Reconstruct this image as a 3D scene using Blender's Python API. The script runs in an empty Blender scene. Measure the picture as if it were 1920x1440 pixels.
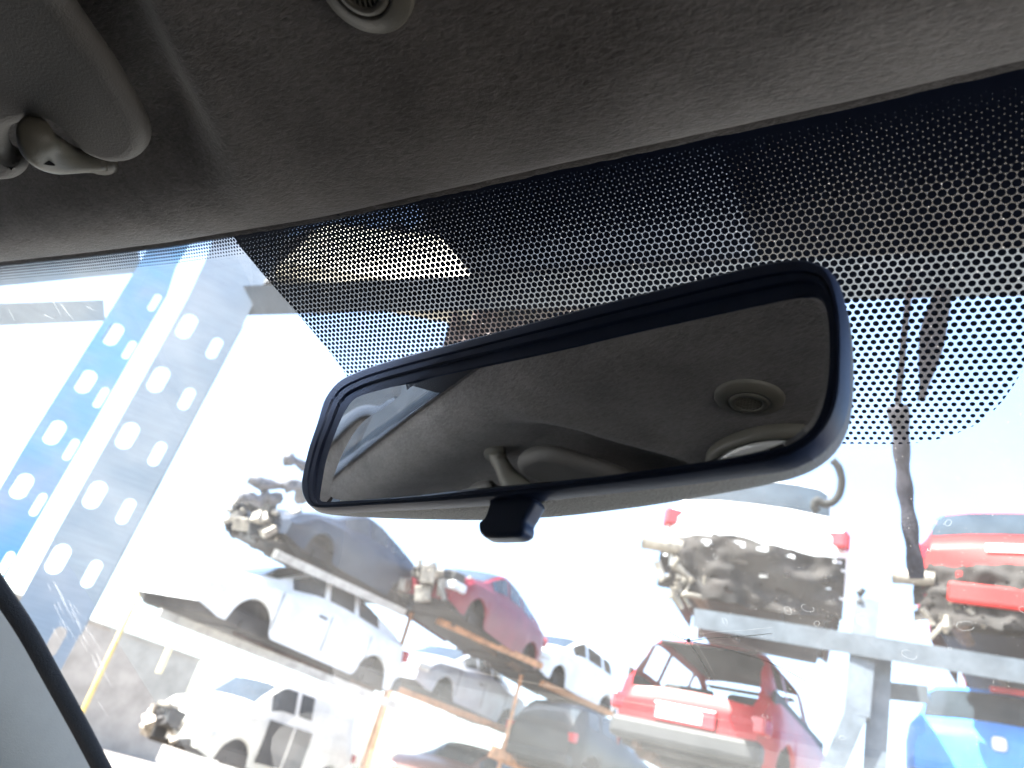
import bpy, bmesh, math, random
from mathutils import Vector, Matrix, noise
random.seed(7)
SC = bpy.context.scene
COL = SC.collection
R = math.radians

# ------------------------------------------------------------------ camera
F = 1442.0                                   # focal length in pixels of a 1920-wide picture
W2C = Matrix(((0.8543522357220427, 0.4531812466489664, 0.25444917518785237),
              (0.03387847397632805, -0.5371383172102896, 0.8428912384702982),
              (0.5185889569955983, -0.711505661165232, -0.4742584710431943)))
C2W = W2C.transposed()
EYE = Vector((0.1721, 0.0, 1.15))
cam_d = bpy.data.cameras.new('camera')
cam = bpy.data.objects.new('camera', cam_d)
COL.objects.link(cam)
cam.matrix_world = Matrix.Translation(EYE) @ C2W.to_4x4()
cam_d.sensor_width = 36.0
cam_d.lens = F / 1920 * 36
cam_d.clip_start = 0.01
cam_d.clip_end = 3000
cam_d.dof.use_dof = True
cam_d.dof.focus_distance = 0.44
cam_d.dof.aperture_fstop = 11.0
SC.camera = cam


def ray(u, v):
    return (C2W @ Vector(((u - 960) / F, -(v - 720) / F, -1.0)))


def on_plane(u, v, P, n):
    d = ray(u, v)
    return EYE + d * (n.dot(P - EYE) / n.dot(d))


def at_z(u, v, z):
    d = ray(u, v)
    return EYE + d * ((z - EYE.z) / d.z)


def at_y(u, v, y):
    d = ray(u, v)
    return EYE + d * ((y - EYE.y) / d.y)


def at_dist(u, v, s):
    return EYE + ray(u, v).normalized() * s


# windscreen plane: x across, t up the slope, n inwards (in metres, dot pitch PIT)
PIT = 0.0037
RAKE = R(27)
WX = Vector((1, 0, 0))
WT = Vector((0, -math.cos(RAKE), math.sin(RAKE)))
WN = Vector((0, -math.sin(RAKE), -math.cos(RAKE)))
W0 = EYE - WX * EYE.x - WN * (95.7831 * PIT)       # point x = 0, t = 0 of the plane


def wpt(x, t, n=0.0):
    return W0 + WX * x + WT * t + WN * n


def wuv(u, v):
    P = on_plane(u, v, W0, WN) - W0
    return P.dot(WX), P.dot(WT)


# ------------------------------------------------------------------ helpers
def link(name, me, mat=None, parent=None):
    if name in ('mirror_frame', 'body'): me.set_sharp_from_angle(angle=R(14 if name == 'mirror_frame' else 32))
    o = bpy.data.objects.new(name, me)
    COL.objects.link(o)
    if mat:
        me.materials.clear()
        me.materials.append(mat)
    if parent:
        o.parent = parent
        o.matrix_parent_inverse = parent.matrix_world.inverted()
    return o


def from_bm(name, bm, mat=None, parent=None, smooth=False, local=None):
    if local is not None:
        bmesh.ops.transform(bm, matrix=local, verts=bm.verts)
    me = bpy.data.meshes.new(name)
    bm.to_mesh(me)
    bm.free()
    if smooth:
        for p in me.polygons:
            p.use_smooth = True
    return link(name, me, mat, parent)


def tag(o, label=None, cat=None, group=None, kind=None):
    if label: o['label'] = label
    if cat: o['category'] = cat
    if group: o['group'] = group
    if kind: o['kind'] = kind
    return o


def empty(name, loc, rz=0.0, label=None, cat=None, group=None):
    o = bpy.data.objects.new(name, None)
    COL.objects.link(o)
    o.location = loc
    o.rotation_euler = (0, 0, rz)
    o.empty_display_size = 0.05
    bpy.context.view_layer.update()
    return tag(o, label, cat, group)


def box(bm, c, s, m=None, bevel=0.0):
    M = Matrix.Translation(Vector(c)) @ (m.to_4x4() if m else Matrix.Identity(4)) @ Matrix.Diagonal((s[0], s[1], s[2], 1))
    r = bmesh.ops.create_cube(bm, size=1.0, matrix=M)
    if bevel:
        ed = list({e for v in r['verts'] for e in v.link_edges})
        bmesh.ops.bevel(bm, geom=ed, offset=bevel, segments=2, affect='EDGES', profile=.5)
    return r['verts']


def tube(bm, pts, rad, seg=8, flat=1.0, cap=True):
    pts = [Vector(p) for p in pts]
    rads = rad if isinstance(rad, (list, tuple)) else [rad] * len(pts)
    rings = []
    up = Vector((0, 0, 1))
    for i, p in enumerate(pts):
        t = (pts[min(i + 1, len(pts) - 1)] - pts[max(i - 1, 0)]).normalized()
        a = t.cross(up)
        if a.length < 1e-3: a = t.cross(Vector((0, 1, 0)))
        a.normalize()
        b = a.cross(t).normalized()
        rings.append([bm.verts.new(p + a * (math.cos(2 * math.pi * k / seg) * rads[i]) + b * (math.sin(2 * math.pi * k / seg) * rads[i] * flat)) for k in range(seg)])
    for i in range(len(rings) - 1):
        for k in range(seg):
            bm.faces.new((rings[i][k], rings[i][(k + 1) % seg], rings[i + 1][(k + 1) % seg], rings[i + 1][k]))
    if cap:
        bm.faces.new(rings[0][::-1]); bm.faces.new(rings[-1])


def spline(pts, n, closed=True):
    """Catmull-Rom through pts, resampled to n points of even arc length."""
    P = [Vector(p) for p in pts]
    N = len(P)
    out = []
    segs = N if closed else N - 1
    for i in range(segs):
        if closed:
            a, b, c, d = P[i - 1], P[i], P[(i + 1) % N], P[(i + 2) % N]
        else:
            a, b, c, d = P[max(i - 1, 0)], P[i], P[i + 1], P[min(i + 2, N - 1)]
        # centripetal-ish: limit tangents
        for k in range(12):
            s = k / 12
            m1 = (c - a) * .5; m2 = (d - b) * .5
            L = (c - b).length
            if m1.length > L: m1 *= L / m1.length
            if m2.length > L: m2 *= L / m2.length
            out.append((2*s**3-3*s**2+1)*b + (s**3-2*s**2+s)*m1 + (-2*s**3+3*s**2)*c + (s**3-s**2)*m2)
    if not closed: out.append(P[-1])
    if n is None: return out
    Q = out + ([out[0]] if closed else [])
    acc = [0.0]
    for i in range(1, len(Q)): acc.append(acc[-1] + (Q[i] - Q[i-1]).length)
    res = []
    j = 0
    for k in range(n):
        s = acc[-1] * k / (n if closed else n - 1)
        while j < len(Q) - 2 and acc[j + 1] < s: j += 1
        w = (s - acc[j]) / max(acc[j+1] - acc[j], 1e-12)
        res.append(Q[j].lerp(Q[j+1], w))
    return res


def curve_solid(name, loops, extrude, bevel=0.0, mat=None, parent=None, M=None, smooth=True, res=3):
    """flat outline(s) filled (holes allowed), extruded and rounded, turned into a mesh."""
    cu = bpy.data.curves.new('outline', 'CURVE')
    cu.dimensions = '2D'
    cu.fill_mode = 'BOTH'
    cu.extrude = max(extrude - bevel, 0.0)
    cu.bevel_depth = bevel
    cu.bevel_resolution = res
    cu.offset = -bevel
    for lp in loops:
        sp = cu.splines.new('POLY')
        sp.points.add(len(lp) - 1)
        for q, p in zip(sp.points, lp): q.co = (p[0], p[1], 0, 1)
        sp.use_cyclic_u = True
    ob = bpy.data.objects.new('outline', cu)
    COL.objects.link(ob)
    bpy.context.view_layer.update()
    me = bpy.data.meshes.new_from_object(ob.evaluated_get(bpy.context.evaluated_depsgraph_get()))
    bpy.data.objects.remove(ob)
    bpy.data.curves.remove(cu)
    if M is not None: me.transform(M)
    for p in me.polygons: p.use_smooth = smooth
    o = link(name, me, mat, parent)
    return o


def wavy(bm, w, h, amp, thick, rag):
    """hanging sheet: folds along its width, ragged lower edge, real thickness"""
    nx, nz = 48, 12
    lay = []
    for side in (0, 1):
        g = []
        for i in range(nx + 1):
            x = (i / nx - .5) * w
            col = []
            for k in range(nz + 1):
                z0 = -h / 2 + rag * noise.noise((x * 14, 2.2, 5))
                z = z0 + (h / 2 + rag * noise.noise((x * 6, 8.2, 5)) - z0) * k / nz
                y = amp * math.sin(x * 38 / max(w, .4) + 1.3 * math.sin(x * 9)) + amp * .5 * noise.noise((x * 8, z * 8, 3)) + side * thick
                col.append(bm.verts.new((x, y, z)))
            g.append(col)
        lay.append(g)
    for i in range(nx):
        for k in range(nz):
            for g, fl in ((lay[0], 1), (lay[1], -1)):
                bm.faces.new((g[i][k], g[i + 1][k], g[i + 1][k + 1], g[i][k + 1])[::fl])
    A, B = lay
    for i in range(nx):
        for k in (0, nz):
            bm.faces.new((A[i][k], B[i][k], B[i + 1][k], A[i + 1][k]))
    for k in range(nz):
        for i in (0, nx):
            bm.faces.new((A[i][k], A[i][k + 1], B[i][k + 1], B[i][k]))
    bmesh.ops.recalc_face_normals(bm, faces=bm.faces)


# ------------------------------------------------------------------ materials
def nodes(name):
    m = bpy.data.materials.new(name)
    m.use_nodes = True
    nt = m.node_tree
    return m, nt, nt.nodes['Principled BSDF']


def mat(name, col, rough=.5, metal=0.0, vary=0.0, scale=20.0, bump=0.0, bscale=None, spec=.5, coat=0.0, col2=None, coords='Object'):
    m, nt, b = nodes(name)
    b.inputs['Base Color'].default_value = (*col, 1)
    b.inputs['Roughness'].default_value = rough
    b.inputs['Metallic'].default_value = metal
    b.inputs['Specular IOR Level'].default_value = spec
    b.inputs['Coat Weight'].default_value = coat
    if vary or bump or col2:
        tc = nt.nodes.new('ShaderNodeTexCoord')
    if vary or col2:
        n = nt.nodes.new('ShaderNodeTexNoise')
        n.inputs['Scale'].default_value = scale
        n.inputs['Detail'].default_value = 6
        n.inputs['Roughness'].default_value = .65
        nt.links.new(tc.outputs[coords], n.inputs['Vector'])
        r = nt.nodes.new('ShaderNodeValToRGB')
        c2 = col2 or tuple(c * (1 - vary) for c in col)
        r.color_ramp.elements[0].position = .35
        r.color_ramp.elements[0].color = (*c2, 1)
        r.color_ramp.elements[1].position = .65
        r.color_ramp.elements[1].color = (*[min(1, c * (1 + vary * .5)) for c in col], 1)
        nt.links.new(n.outputs['Fac'], r.inputs['Fac'])
        nt.links.new(r.outputs['Color'], b.inputs['Base Color'])
    if bump:
        n2 = nt.nodes.new('ShaderNodeTexNoise')
        n2.inputs['Scale'].default_value = bscale or scale
        n2.inputs['Detail'].default_value = 5
        nt.links.new(tc.outputs[coords], n2.inputs['Vector'])
        bp = nt.nodes.new('ShaderNodeBump')
        bp.inputs['Strength'].default_value = bump
        bp.inputs['Distance'].default_value = .002
        nt.links.new(n2.outputs['Fac'], bp.inputs['Height'])
        nt.links.new(bp.outputs['Normal'], b.inputs['Normal'])
    return m


def headliner_mat():
    """felted cloth: short fibres lying roughly one way"""
    m, nt, b = nodes('headliner_cloth')
    b.inputs['Roughness'].default_value = .95
    b.inputs['Specular IOR Level'].default_value = .15
    b.inputs['Sheen Weight'].default_value = .25
    b.inputs['Sheen Roughness'].default_value = .5
    tc = nt.nodes.new('ShaderNodeTexCoord')
    mp = nt.nodes.new('ShaderNodeMapping')
    mp.inputs['Rotation'].default_value = (0, 0, R(35))
    mp.inputs['Scale'].default_value = (190, 620, 300)
    nt.links.new(tc.outputs['Object'], mp.inputs['Vector'])
    n = nt.nodes.new('ShaderNodeTexNoise')
    n.inputs['Scale'].default_value = 1.0
    n.inputs['Detail'].default_value = 4
    n.inputs['Roughness'].default_value = .6
    n.inputs['Distortion'].default_value = .9
    nt.links.new(mp.outputs['Vector'], n.inputs['Vector'])
    n2 = nt.nodes.new('ShaderNodeTexNoise')
    n2.inputs['Scale'].default_value = 300
    n2.inputs['Detail'].default_value = 3
    nt.links.new(tc.outputs['Object'], n2.inputs['Vector'])
    add = nt.nodes.new('ShaderNodeMath'); add.operation = 'ADD'
    nt.links.new(n.outputs['Fac'], add.inputs[0]); nt.links.new(n2.outputs['Fac'], add.inputs[1])
    bp = nt.nodes.new('ShaderNodeBump')
    bp.inputs['Strength'].default_value = .55
    bp.inputs['Distance'].default_value = .0012
    nt.links.new(add.outputs[0], bp.inputs['Height'])
    nt.links.new(bp.outputs['Normal'], b.inputs['Normal'])
    n3 = nt.nodes.new('ShaderNodeTexNoise')
    n3.inputs['Scale'].default_value = 22
    n3.inputs['Detail'].default_value = 5
    nt.links.new(tc.outputs['Object'], n3.inputs['Vector'])
    mx = nt.nodes.new('ShaderNodeMath'); mx.operation = 'MULTIPLY_ADD'
    mx.inputs[1].default_value = .55; mx.inputs[2].default_value = 0
    nt.links.new(n.outputs['Fac'], mx.inputs[0])
    ad2 = nt.nodes.new('ShaderNodeMath'); ad2.operation = 'MULTIPLY_ADD'; ad2.inputs[1].default_value = .45
    nt.links.new(n3.outputs['Fac'], ad2.inputs[0]); nt.links.new(mx.outputs[0], ad2.inputs[2])
    r = nt.nodes.new('ShaderNodeValToRGB')
    r.color_ramp.elements[0].position = .36; r.color_ramp.elements[0].color = (.140, .128, .122, 1)
    r.color_ramp.elements[1].position = .64; r.color_ramp.elements[1].color = (.262, .241, .230, 1)
    nt.links.new(ad2.outputs[0], r.inputs['Fac'])
    nt.links.new(r.outputs['Color'], b.inputs['Base Color'])
    return m


def frit_mat(name, stops, pitch, shift=(0.0, 0.0)):
    """printed ceramic dots on a hexagonal lattice; uv = lattice coordinates in pitches.
    stops: (rows below the start, dot radius in pitches)"""
    m, nt, b = nodes(name)
    b.inputs['Base Color'].default_value = (.012, .018, .042, 1)  # ink tinted navy to carry the blue of the lens flare
    b.inputs['Roughness'].default_value = .35
    N = nt.nodes; L = nt.links
    def math_(op, a, c=None, d=None):
        x = N.new('ShaderNodeMath'); x.operation = op
        for i, q in enumerate((a, c, d)):
            if q is None: continue
            if isinstance(q, (int, float)): x.inputs[i].default_value = q
            else: L.new(q, x.inputs[i])
        return x.outputs[0]
    uv = N.new('ShaderNodeUVMap'); uv.uv_map = 'lattice'
    sp = N.new('ShaderNodeSeparateXYZ'); L.new(uv.outputs['UV'], sp.inputs[0])
    U = math_('ADD', sp.outputs['X'], shift[0]); V = math_('ADD', sp.outputs['Y'], shift[1])
    H = math.sqrt(3)
    def dist(ou, ov):
        a = math_('SUBTRACT', math_('FLOORED_MODULO', math_('ADD', U, ou + .5), 1.0), .5)
        c = math_('MULTIPLY', math_('SUBTRACT', math_('FLOORED_MODULO', math_('ADD', math_('DIVIDE', V, H), ov + .5), 1.0), .5), H)
        return math_('SQRT', math_('ADD', math_('MULTIPLY', a, a), math_('MULTIPLY', c, c)))
    D = math_('MINIMUM', dist(0, 0), dist(.5, .5))
    # radius by row (quantised to the dot row is not needed: slow change)
    rp = N.new('ShaderNodeFloatCurve')
    vmin, vmax = stops[0][0], stops[-1][0]
    cm = rp.mapping; c = cm.curves[0]
    pts = [((s - vmin) / (vmax - vmin), rr) for s, rr in stops]
    c.points[0].location = pts[0]; c.points[1].location = pts[-1]
    for q in pts[1:-1]: c.points.new(*q)
    for q in c.points: q.handle_type = 'VECTOR'
    cm.update()
    fac = math_('DIVIDE', math_('SUBTRACT', math_('MULTIPLY', V, -1.0), vmin), vmax - vmin)
    L.new(fac, rp.inputs['Value'])
    ink = math_('LESS_THAN', D, rp.outputs[0])
    tr = N.new('ShaderNodeBsdfTransparent')
    mix = N.new('ShaderNodeMixShader')
    L.new(ink, mix.inputs[0]); L.new(tr.outputs[0], mix.inputs[1]); L.new(b.outputs[0], mix.inputs[2])
    L.new(mix.outputs[0], N['Material Output'].inputs['Surface'])
    return m


def glass_mat():
    """laminated pane with dust thickened as a glare veil, specks and wiper scratches on its outside"""
    m, nt, b = nodes('windscreen_glass')
    N = nt.nodes; L = nt.links
    N.remove(b)
    tc = N.new('ShaderNodeTexCoord')
    tr = N.new('ShaderNodeBsdfTransparent'); tr.inputs[0].default_value = (.86, .92, .93, 1)
    gl = N.new('ShaderNodeBsdfGlossy'); gl.inputs['Roughness'].default_value = .01
    fr = N.new('ShaderNodeFresnel'); fr.inputs['IOR'].default_value = 1.35
    m1 = N.new('ShaderNodeMixShader')
    fm = N.new('ShaderNodeMath'); fm.operation = 'MULTIPLY'; fm.inputs[1].default_value = .12
    L.new(fr.outputs[0], fm.inputs[0])
    L.new(fm.outputs[0], m1.inputs[0]); L.new(tr.outputs[0], m1.inputs[1]); L.new(gl.outputs[0], m1.inputs[2])
    # real dust, thickened to veil the yard in place of lens glare
    tl = N.new('ShaderNodeBsdfTranslucent'); tl.inputs[0].default_value = (.75, .73, .70, 1)
    n = N.new('ShaderNodeTexNoise'); n.inputs['Scale'].default_value = 7; n.inputs['Detail'].default_value = 8; n.inputs['Roughness'].default_value = .7
    L.new(tc.outputs['Object'], n.inputs['Vector'])
    r = N.new('ShaderNodeMapRange'); r.inputs[1].default_value = .4; r.inputs[2].default_value = .75; r.inputs[3].default_value = .020; r.inputs[4].default_value = .062
    L.new(n.outputs['Fac'], r.inputs[0])
    v = N.new('ShaderNodeTexVoronoi'); v.inputs['Scale'].default_value = 420
    L.new(tc.outputs['Object'], v.inputs['Vector'])
    ls = N.new('ShaderNodeMath'); ls.operation = 'LESS_THAN'; ls.inputs[1].default_value = .13
    L.new(v.outputs['Distance'], ls.inputs[0])
    sc = N.new('ShaderNodeSeparateColor'); L.new(v.outputs['Color'], sc.inputs[0])
    gt = N.new('ShaderNodeMath'); gt.operation = 'GREATER_THAN'; gt.inputs[1].default_value = .72
    L.new(sc.outputs[0], gt.inputs[0])
    sp = N.new('ShaderNodeMath'); sp.operation = 'MULTIPLY'; L.new(ls.outputs[0], sp.inputs[0]); L.new(gt.outputs[0], sp.inputs[1])
    sp2 = N.new('ShaderNodeMath'); sp2.operation = 'MULTIPLY_ADD'; sp2.inputs[1].default_value = .22
    L.new(sp.outputs[0], sp2.inputs[0]); L.new(r.outputs[0], sp2.inputs[2])
    m2 = N.new('ShaderNodeMixShader')
    L.new(sp2.outputs[0], m2.inputs[0]); L.new(m1.outputs[0], m2.inputs[1]); L.new(tl.outputs[0], m2.inputs[2])
    L.new(m2.outputs[0], N['Material Output'].inputs['Surface'])
    return m


def galv_mat(name, blue):
    """thin zinc-coated sheet in two mottled tones"""
    m, nt, b = nodes(name)
    N = nt.nodes; L = nt.links
    b.inputs['Roughness'].default_value = .45
    b.inputs['Metallic'].default_value = .25
    tc = N.new('ShaderNodeTexCoord')
    n = N.new('ShaderNodeTexNoise'); n.inputs['Scale'].default_value = 4.5; n.inputs['Detail'].default_value = 4
    L.new(tc.outputs['Object'], n.inputs['Vector'])
    r = N.new('ShaderNodeValToRGB')
    e = r.color_ramp.elements
    e[0].position = .36; e[0].color = (*blue[0], 1)
    e[1].position = .66; e[1].color = (*blue[1], 1)
    L.new(n.outputs['Fac'], r.inputs['Fac'])
    mp = N.new('ShaderNodeMapping'); mp.inputs['Scale'].default_value = (9, 9, 240)
    L.new(tc.outputs['Object'], mp.inputs['Vector'])
    n2 = N.new('ShaderNodeTexNoise'); n2.inputs['Scale'].default_value = 1; n2.inputs['Detail'].default_value = 5
    L.new(mp.outputs['Vector'], n2.inputs['Vector'])
    mx = N.new('ShaderNodeMix'); mx.data_type = 'RGBA'; mx.blend_type = 'MULTIPLY'; mx.inputs[0].default_value = .5
    r2 = N.new('ShaderNodeMapRange'); r2.inputs[3].default_value = .55; r2.inputs[4].default_value = 1.35
    L.new(n2.outputs['Fac'], r2.inputs[0])
    L.new(r.outputs['Color'], mx.inputs[6]); L.new(r2.outputs[0], mx.inputs[7])
    L.new(mx.outputs[2], b.inputs['Base Color'])
    return m


M = {}
M['headliner'] = headliner_mat()
M['beige'] = mat('beige_plastic', (.135, .127, .105), .42, bump=.12, bscale=900, vary=.04, scale=60)
M['visor'] = mat('visor_vinyl', (.125, .118, .11), .62, bump=.25, bscale=700, vary=.05, scale=40)
M['black'] = mat('black_plastic_flare', (.030, .052, .125), .45, bump=.06, bscale=900, vary=.1, scale=30)  # black plastic with the navy cast of lens flare in its colour
M['grain'] = mat('grained_plastic', (.13, .13, .132), .6, bump=1.0, bscale=900, vary=.45, scale=1000)
M['dark_hole'] = mat('dark_recess', (.01, .01, .012), .8, vary=.2)
M['seal'] = mat('black_seal', (.008, .01, .016), .85, bump=.8, bscale=700, vary=.2, scale=300)
M['pillar'] = mat('pillar_plastic', (.315, .295, .27), .6, bump=.15, bscale=800, vary=.05, scale=30)
M['cabin'] = mat('cabin_dark', (.035, .035, .037), .85, vary=.2, scale=8)
M['glass'] = glass_mat()
M['crack'] = mat('crack_edge', (.55, .55, .52), .3, vary=.3, scale=400)
def scratch_mat():
    m, nt, b = nodes('scratched_glass')
    tl = nt.nodes.new('ShaderNodeBsdfTranslucent'); tl.inputs[0].default_value = (.9, .9, .88, 1)
    tr = nt.nodes.new('ShaderNodeBsdfTransparent')
    mx = nt.nodes.new('ShaderNodeMixShader'); mx.inputs[0].default_value = .16
    nt.links.new(tr.outputs[0], mx.inputs[1]); nt.links.new(tl.outputs[0], mx.inputs[2])
    nt.links.new(mx.outputs[0], nt.nodes['Material Output'].inputs['Surface'])
    return m


M['scratch'] = scratch_mat()
M['crack_dark'] = mat('dark_crack', (.06, .05, .05), .5, vary=.3, scale=400)  # darker tone for the fine crack lines


def mirror_mat(name, tint):
    m, nt, b = nodes(name)
    b.inputs['Metallic'].default_value = 1
    b.inputs['Roughness'].default_value = .012
    tc = nt.nodes.new('ShaderNodeTexCoord')
    n = nt.nodes.new('ShaderNodeTexNoise'); n.inputs['Scale'].default_value = 30; n.inputs['Detail'].default_value = 5
    nt.links.new(tc.outputs['Object'], n.inputs['Vector'])
    r = nt.nodes.new('ShaderNodeMapRange'); r.inputs[3].default_value = .004; r.inputs[4].default_value = .03
    nt.links.new(n.outputs['Fac'], r.inputs[0]); nt.links.new(r.outputs[0], b.inputs['Roughness'])
    b.inputs['Base Color'].default_value = (*tint, 1)
    return m


M['mirror'] = mirror_mat('mirror_silver', (.90, .94, 1.0))

# ------------------------------------------------------------------ windscreen
screen = empty('windscreen', wpt(0, -.2), 0, 'dusty cracked windscreen with a wide band of black printed dots behind the mirror', 'windscreen')


def sheet(name, poly, n, m, parent, uv=None):
    """flat polygon on the windscreen plane, n metres inside it; uv in pitches"""
    bm = bmesh.new()
    vs = [bm.verts.new(wpt(x, t, n)) for x, t in poly]
    f = bm.faces.new(vs)
    if f.normal.dot(WN) < 0: f.normal_flip()
    if uv:
        lay = bm.loops.layers.uv.new('lattice')
        co = {v: c for v, c in zip(vs, poly)}
        for lp in f.loops:
            x, t = co[lp.vert]
            lp[lay].uv = (x / uv, t / uv)
    bmesh.ops.triangulate(bm, faces=[f])
    return from_bm(name, bm, m, parent)


sheet('glass_pane', [(-.74, .02), (.80, .02), (.86, -.95), (-.84, -.95)], -.001, M['glass'], screen)

# headliner edge along the top of the glass (x, t) read off the photograph
EDGE = [(-.82, -.040), (-.70, -.051), (-.5413, -.0601), (-.4192, -.0677), (-.3167, -.0729), (-.2547, -.0745), (-.1722, -.0768), (-.0524, -.0752),
        (.0, -.0742), (.0646, -.0738), (.132, -.0730), (.1904, -.0714), (.30, -.067), (.50, -.055), (.82, -.03)]


def edge_t(x):
    for (x0, t0), (x1, t1) in zip(EDGE, EDGE[1:]):
        if x <= x1: return t0 + (t1 - t0) * (x - x0) / (x1 - x0)
    return EDGE[-1][1]


# main dotted shade behind the mirror, traced outline
left = [wuv(*q) for q in ((436, 438), (452, 462), (490, 508), (540, 565), (590, 623), (630, 672), (652, 704), (668, 726), (700, 775))]
right = [wuv(*q) for q in ((1690, 831), (1740, 827), (1790, 813), (1830, 795), (1862, 770), (1882, 748), (1900, 722), (1925, 680))]
tb = right[0][1]
rx = right[-1]
poly = [(.36, -.02), (-.25, -.02)] + left + [(left[-1][0] + .012, tb + .012), (left[-1][0] + .03, tb)] + [(-.02, tb)] + right + [(rx[0] + .012, rx[1] + .03), (.30, -.10)]
STOPS = [(0, .70), (20.3, .62), (21.2, .545), (29.1, .500), (31, .475), (38.2, .425), (48, .355), (58.5, .310), (66, .245)]
sheet('dot_shade', poly, .0008, frit_mat('printed_dots', STOPS, PIT, (.26, .28)), screen, PIT)

# narrow dotted strip along the top left
P2 = PIT * .75
x0 = left[0][0]
band = [wuv(*q) for q in ((446, 478), (420, 481), (330, 487), (200, 505), (100, 517), (0, 528), (-120, 540))]
poly2 = [(x0 + .002, -.02), (-.74, -.02), (-.74, band[-1][1] + .02)] + band[::-1]
tt0 = 18 / .75


def strip_uv():
    o = sheet('dot_strip', poly2, .0006, None, screen, P2)
    lay = o.data.uv_layers['lattice']
    for lp, d in zip(o.data.loops, lay.data):          # rows follow the edge of the headliner
        co = o.data.vertices[lp.vertex_index].co
    return o


def strip_mesh():
    """strip of quads whose rows follow the headliner edge"""
    bm = bmesh.new()
    lay = bm.loops.layers.uv.new('lattice')
    xs = [(-.74 + (x0 + .004 + .74) * i / 60) for i in range(61)]
    rows = [.02, -.004, -.0085, -.0135, -.022]
    g = [[bm.verts.new(wpt(x, edge_t(x) + r, .0006)) for r in rows] for x in xs]
    for i in range(60):
        for j in range(len(rows) - 1):
            f = bm.faces.new((g[i][j], g[i + 1][j], g[i + 1][j + 1], g[i][j + 1]))
            for lp in f.loops:
                ii = i if lp.vert in g[i] else i + 1
                jj = g[ii].index(lp.vert)
                lp[lay].uv = (xs[ii] / P2, rows[jj] / P2)
    return from_bm('dot_strip', bm, frit_mat('printed_strip_dots', [(-8, .7), (.25, .62), (.8, .46), (3.0, .33), (5.2, .20), (5.9, .10), (6.2, 0.0), (9, 0.0)], P2), screen)


strip_mesh()

# stone chip with long cracks
bm = bmesh.new()
def sliver(bm, a, b, w0, w1, n=.0012):
    a = Vector(a); b = Vector(b)
    d = (b - a).normalized(); s = Vector((-d.y, d.x))
    q = [a + s * w0, b + s * w1, b - s * w1, a - s * w0]
    bm.faces.new([bm.verts.new(wpt(p.x, p.y, n)) for p in q])
c0 = wuv(1292, 1198)
for k in range(13):
    an = k * 2 * math.pi / 13 + random.uniform(-.2, .2)
    ln = random.uniform(.002, .0065)
    sliver(bm, c0, (c0[0] + math.cos(an) * ln, c0[1] + math.sin(an) * ln), .0004, .00005, .0012 + k * .00003)
for path in [((1292, 1198), (1345, 1192), (1400, 1189), (1448, 1184)), ((1292, 1198), (1310, 1225), (1322, 1245), (1338, 1275))]:
    for q0, q1 in zip(path, path[1:]):
        sliver(bm, wuv(*q0), wuv(*q1), .00035, .0002, .0017)
from_bm('stone_chip', bm, M['crack'], screen)
bm = bmesh.new()
for path in [((1292, 1198), (1275, 1192), (1252, 1178)), ((1292, 1198), (1360, 1212), (1440, 1236), (1480, 1255), (1525, 1280))]:
    for q0, q1 in zip(path, path[1:]):
        sliver(bm, wuv(*q0), wuv(*q1), .00028, .00018, .0019)
from_bm('crack_line', bm, M['crack_dark'], screen)
# dried water rings
for (u, v, a) in [(1515, 1137, 9), (1478, 1142, 7), (1617, 1158, 11), (1705, 1224, 11), (1810, 1170, 13), (1753, 1287, 6), (1778, 977, 6), (1755, 1022, 5), (1532, 1166, 5), (1360, 1162, 5), (1781, 1212, 3), (1342, 1040, 4), (1920, 1140, 8), (1580, 1380, 5), (1435, 1340, 4)]:
    cx, cy = wuv(u, v)
    px = (Vector((cx, cy)) - Vector(wuv(u + 1, v))).length
    ph = random.random() * 6
    prev = None
    bm = bmesh.new()
    st = random.randint(0, 5)
    for k in range(st, 19 + random.randint(0, 3)):
        an = k * 2 * math.pi / 18
        rr = px * a * (1 + .22 * math.sin(2 * an + ph) + .08 * random.random())
        q = (cx + math.cos(an) * rr, cy + math.sin(an) * rr * 1.2)
        if prev: sliver(bm, prev, q, .00016, .00016, .0014)
        prev = q
    from_bm('water_ring', bm, M['scratch'], screen)
# wiper scratches on the left
for (u0, v0, u1, v1) in [(115, 568, 140, 598), (120, 570, 128, 585), (165, 573, 178, 580), (85, 588, 103, 597), (350, 470, 366, 500), (20, 580, 30, 600), (100, 560, 117, 590)]:
    bm = bmesh.new()
    sliver(bm, wuv(u0, v0), wuv(u1, v1), .0006, .0003, .0014)
    from_bm('scratch', bm, M['scratch'], screen)
for k in range(26):
    u0 = random.uniform(90, 190); v0 = 1080 + (u0 - 60) * 1.4 + random.uniform(-60, 60)
    ln = random.uniform(15, 60)
    bm = bmesh.new()
    sliver(bm, wuv(u0, v0), wuv(u0 + ln * .45, v0 + ln * random.uniform(.7, 1)), .0008, .0003, .0014 + k * 1e-5)
    from_bm('scratch', bm, M['scratch'], screen)

# ------------------------------------------------------------------ headliner
def sstep(a, b, x):
    t = max(0, min(1, (x - a) / (b - a)))
    return t * t * (3 - 2 * t)


def edge_pt(x):
    return wpt(x, edge_t(x), .003)


RIDGE = [(p.x, p.y) for p in (at_z(u, v, 1.416) for u, v in ((20, -260), (120, -120), (208, 0), (308, 165), (355, 235), (425, 370), (480, 470)))]


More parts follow.
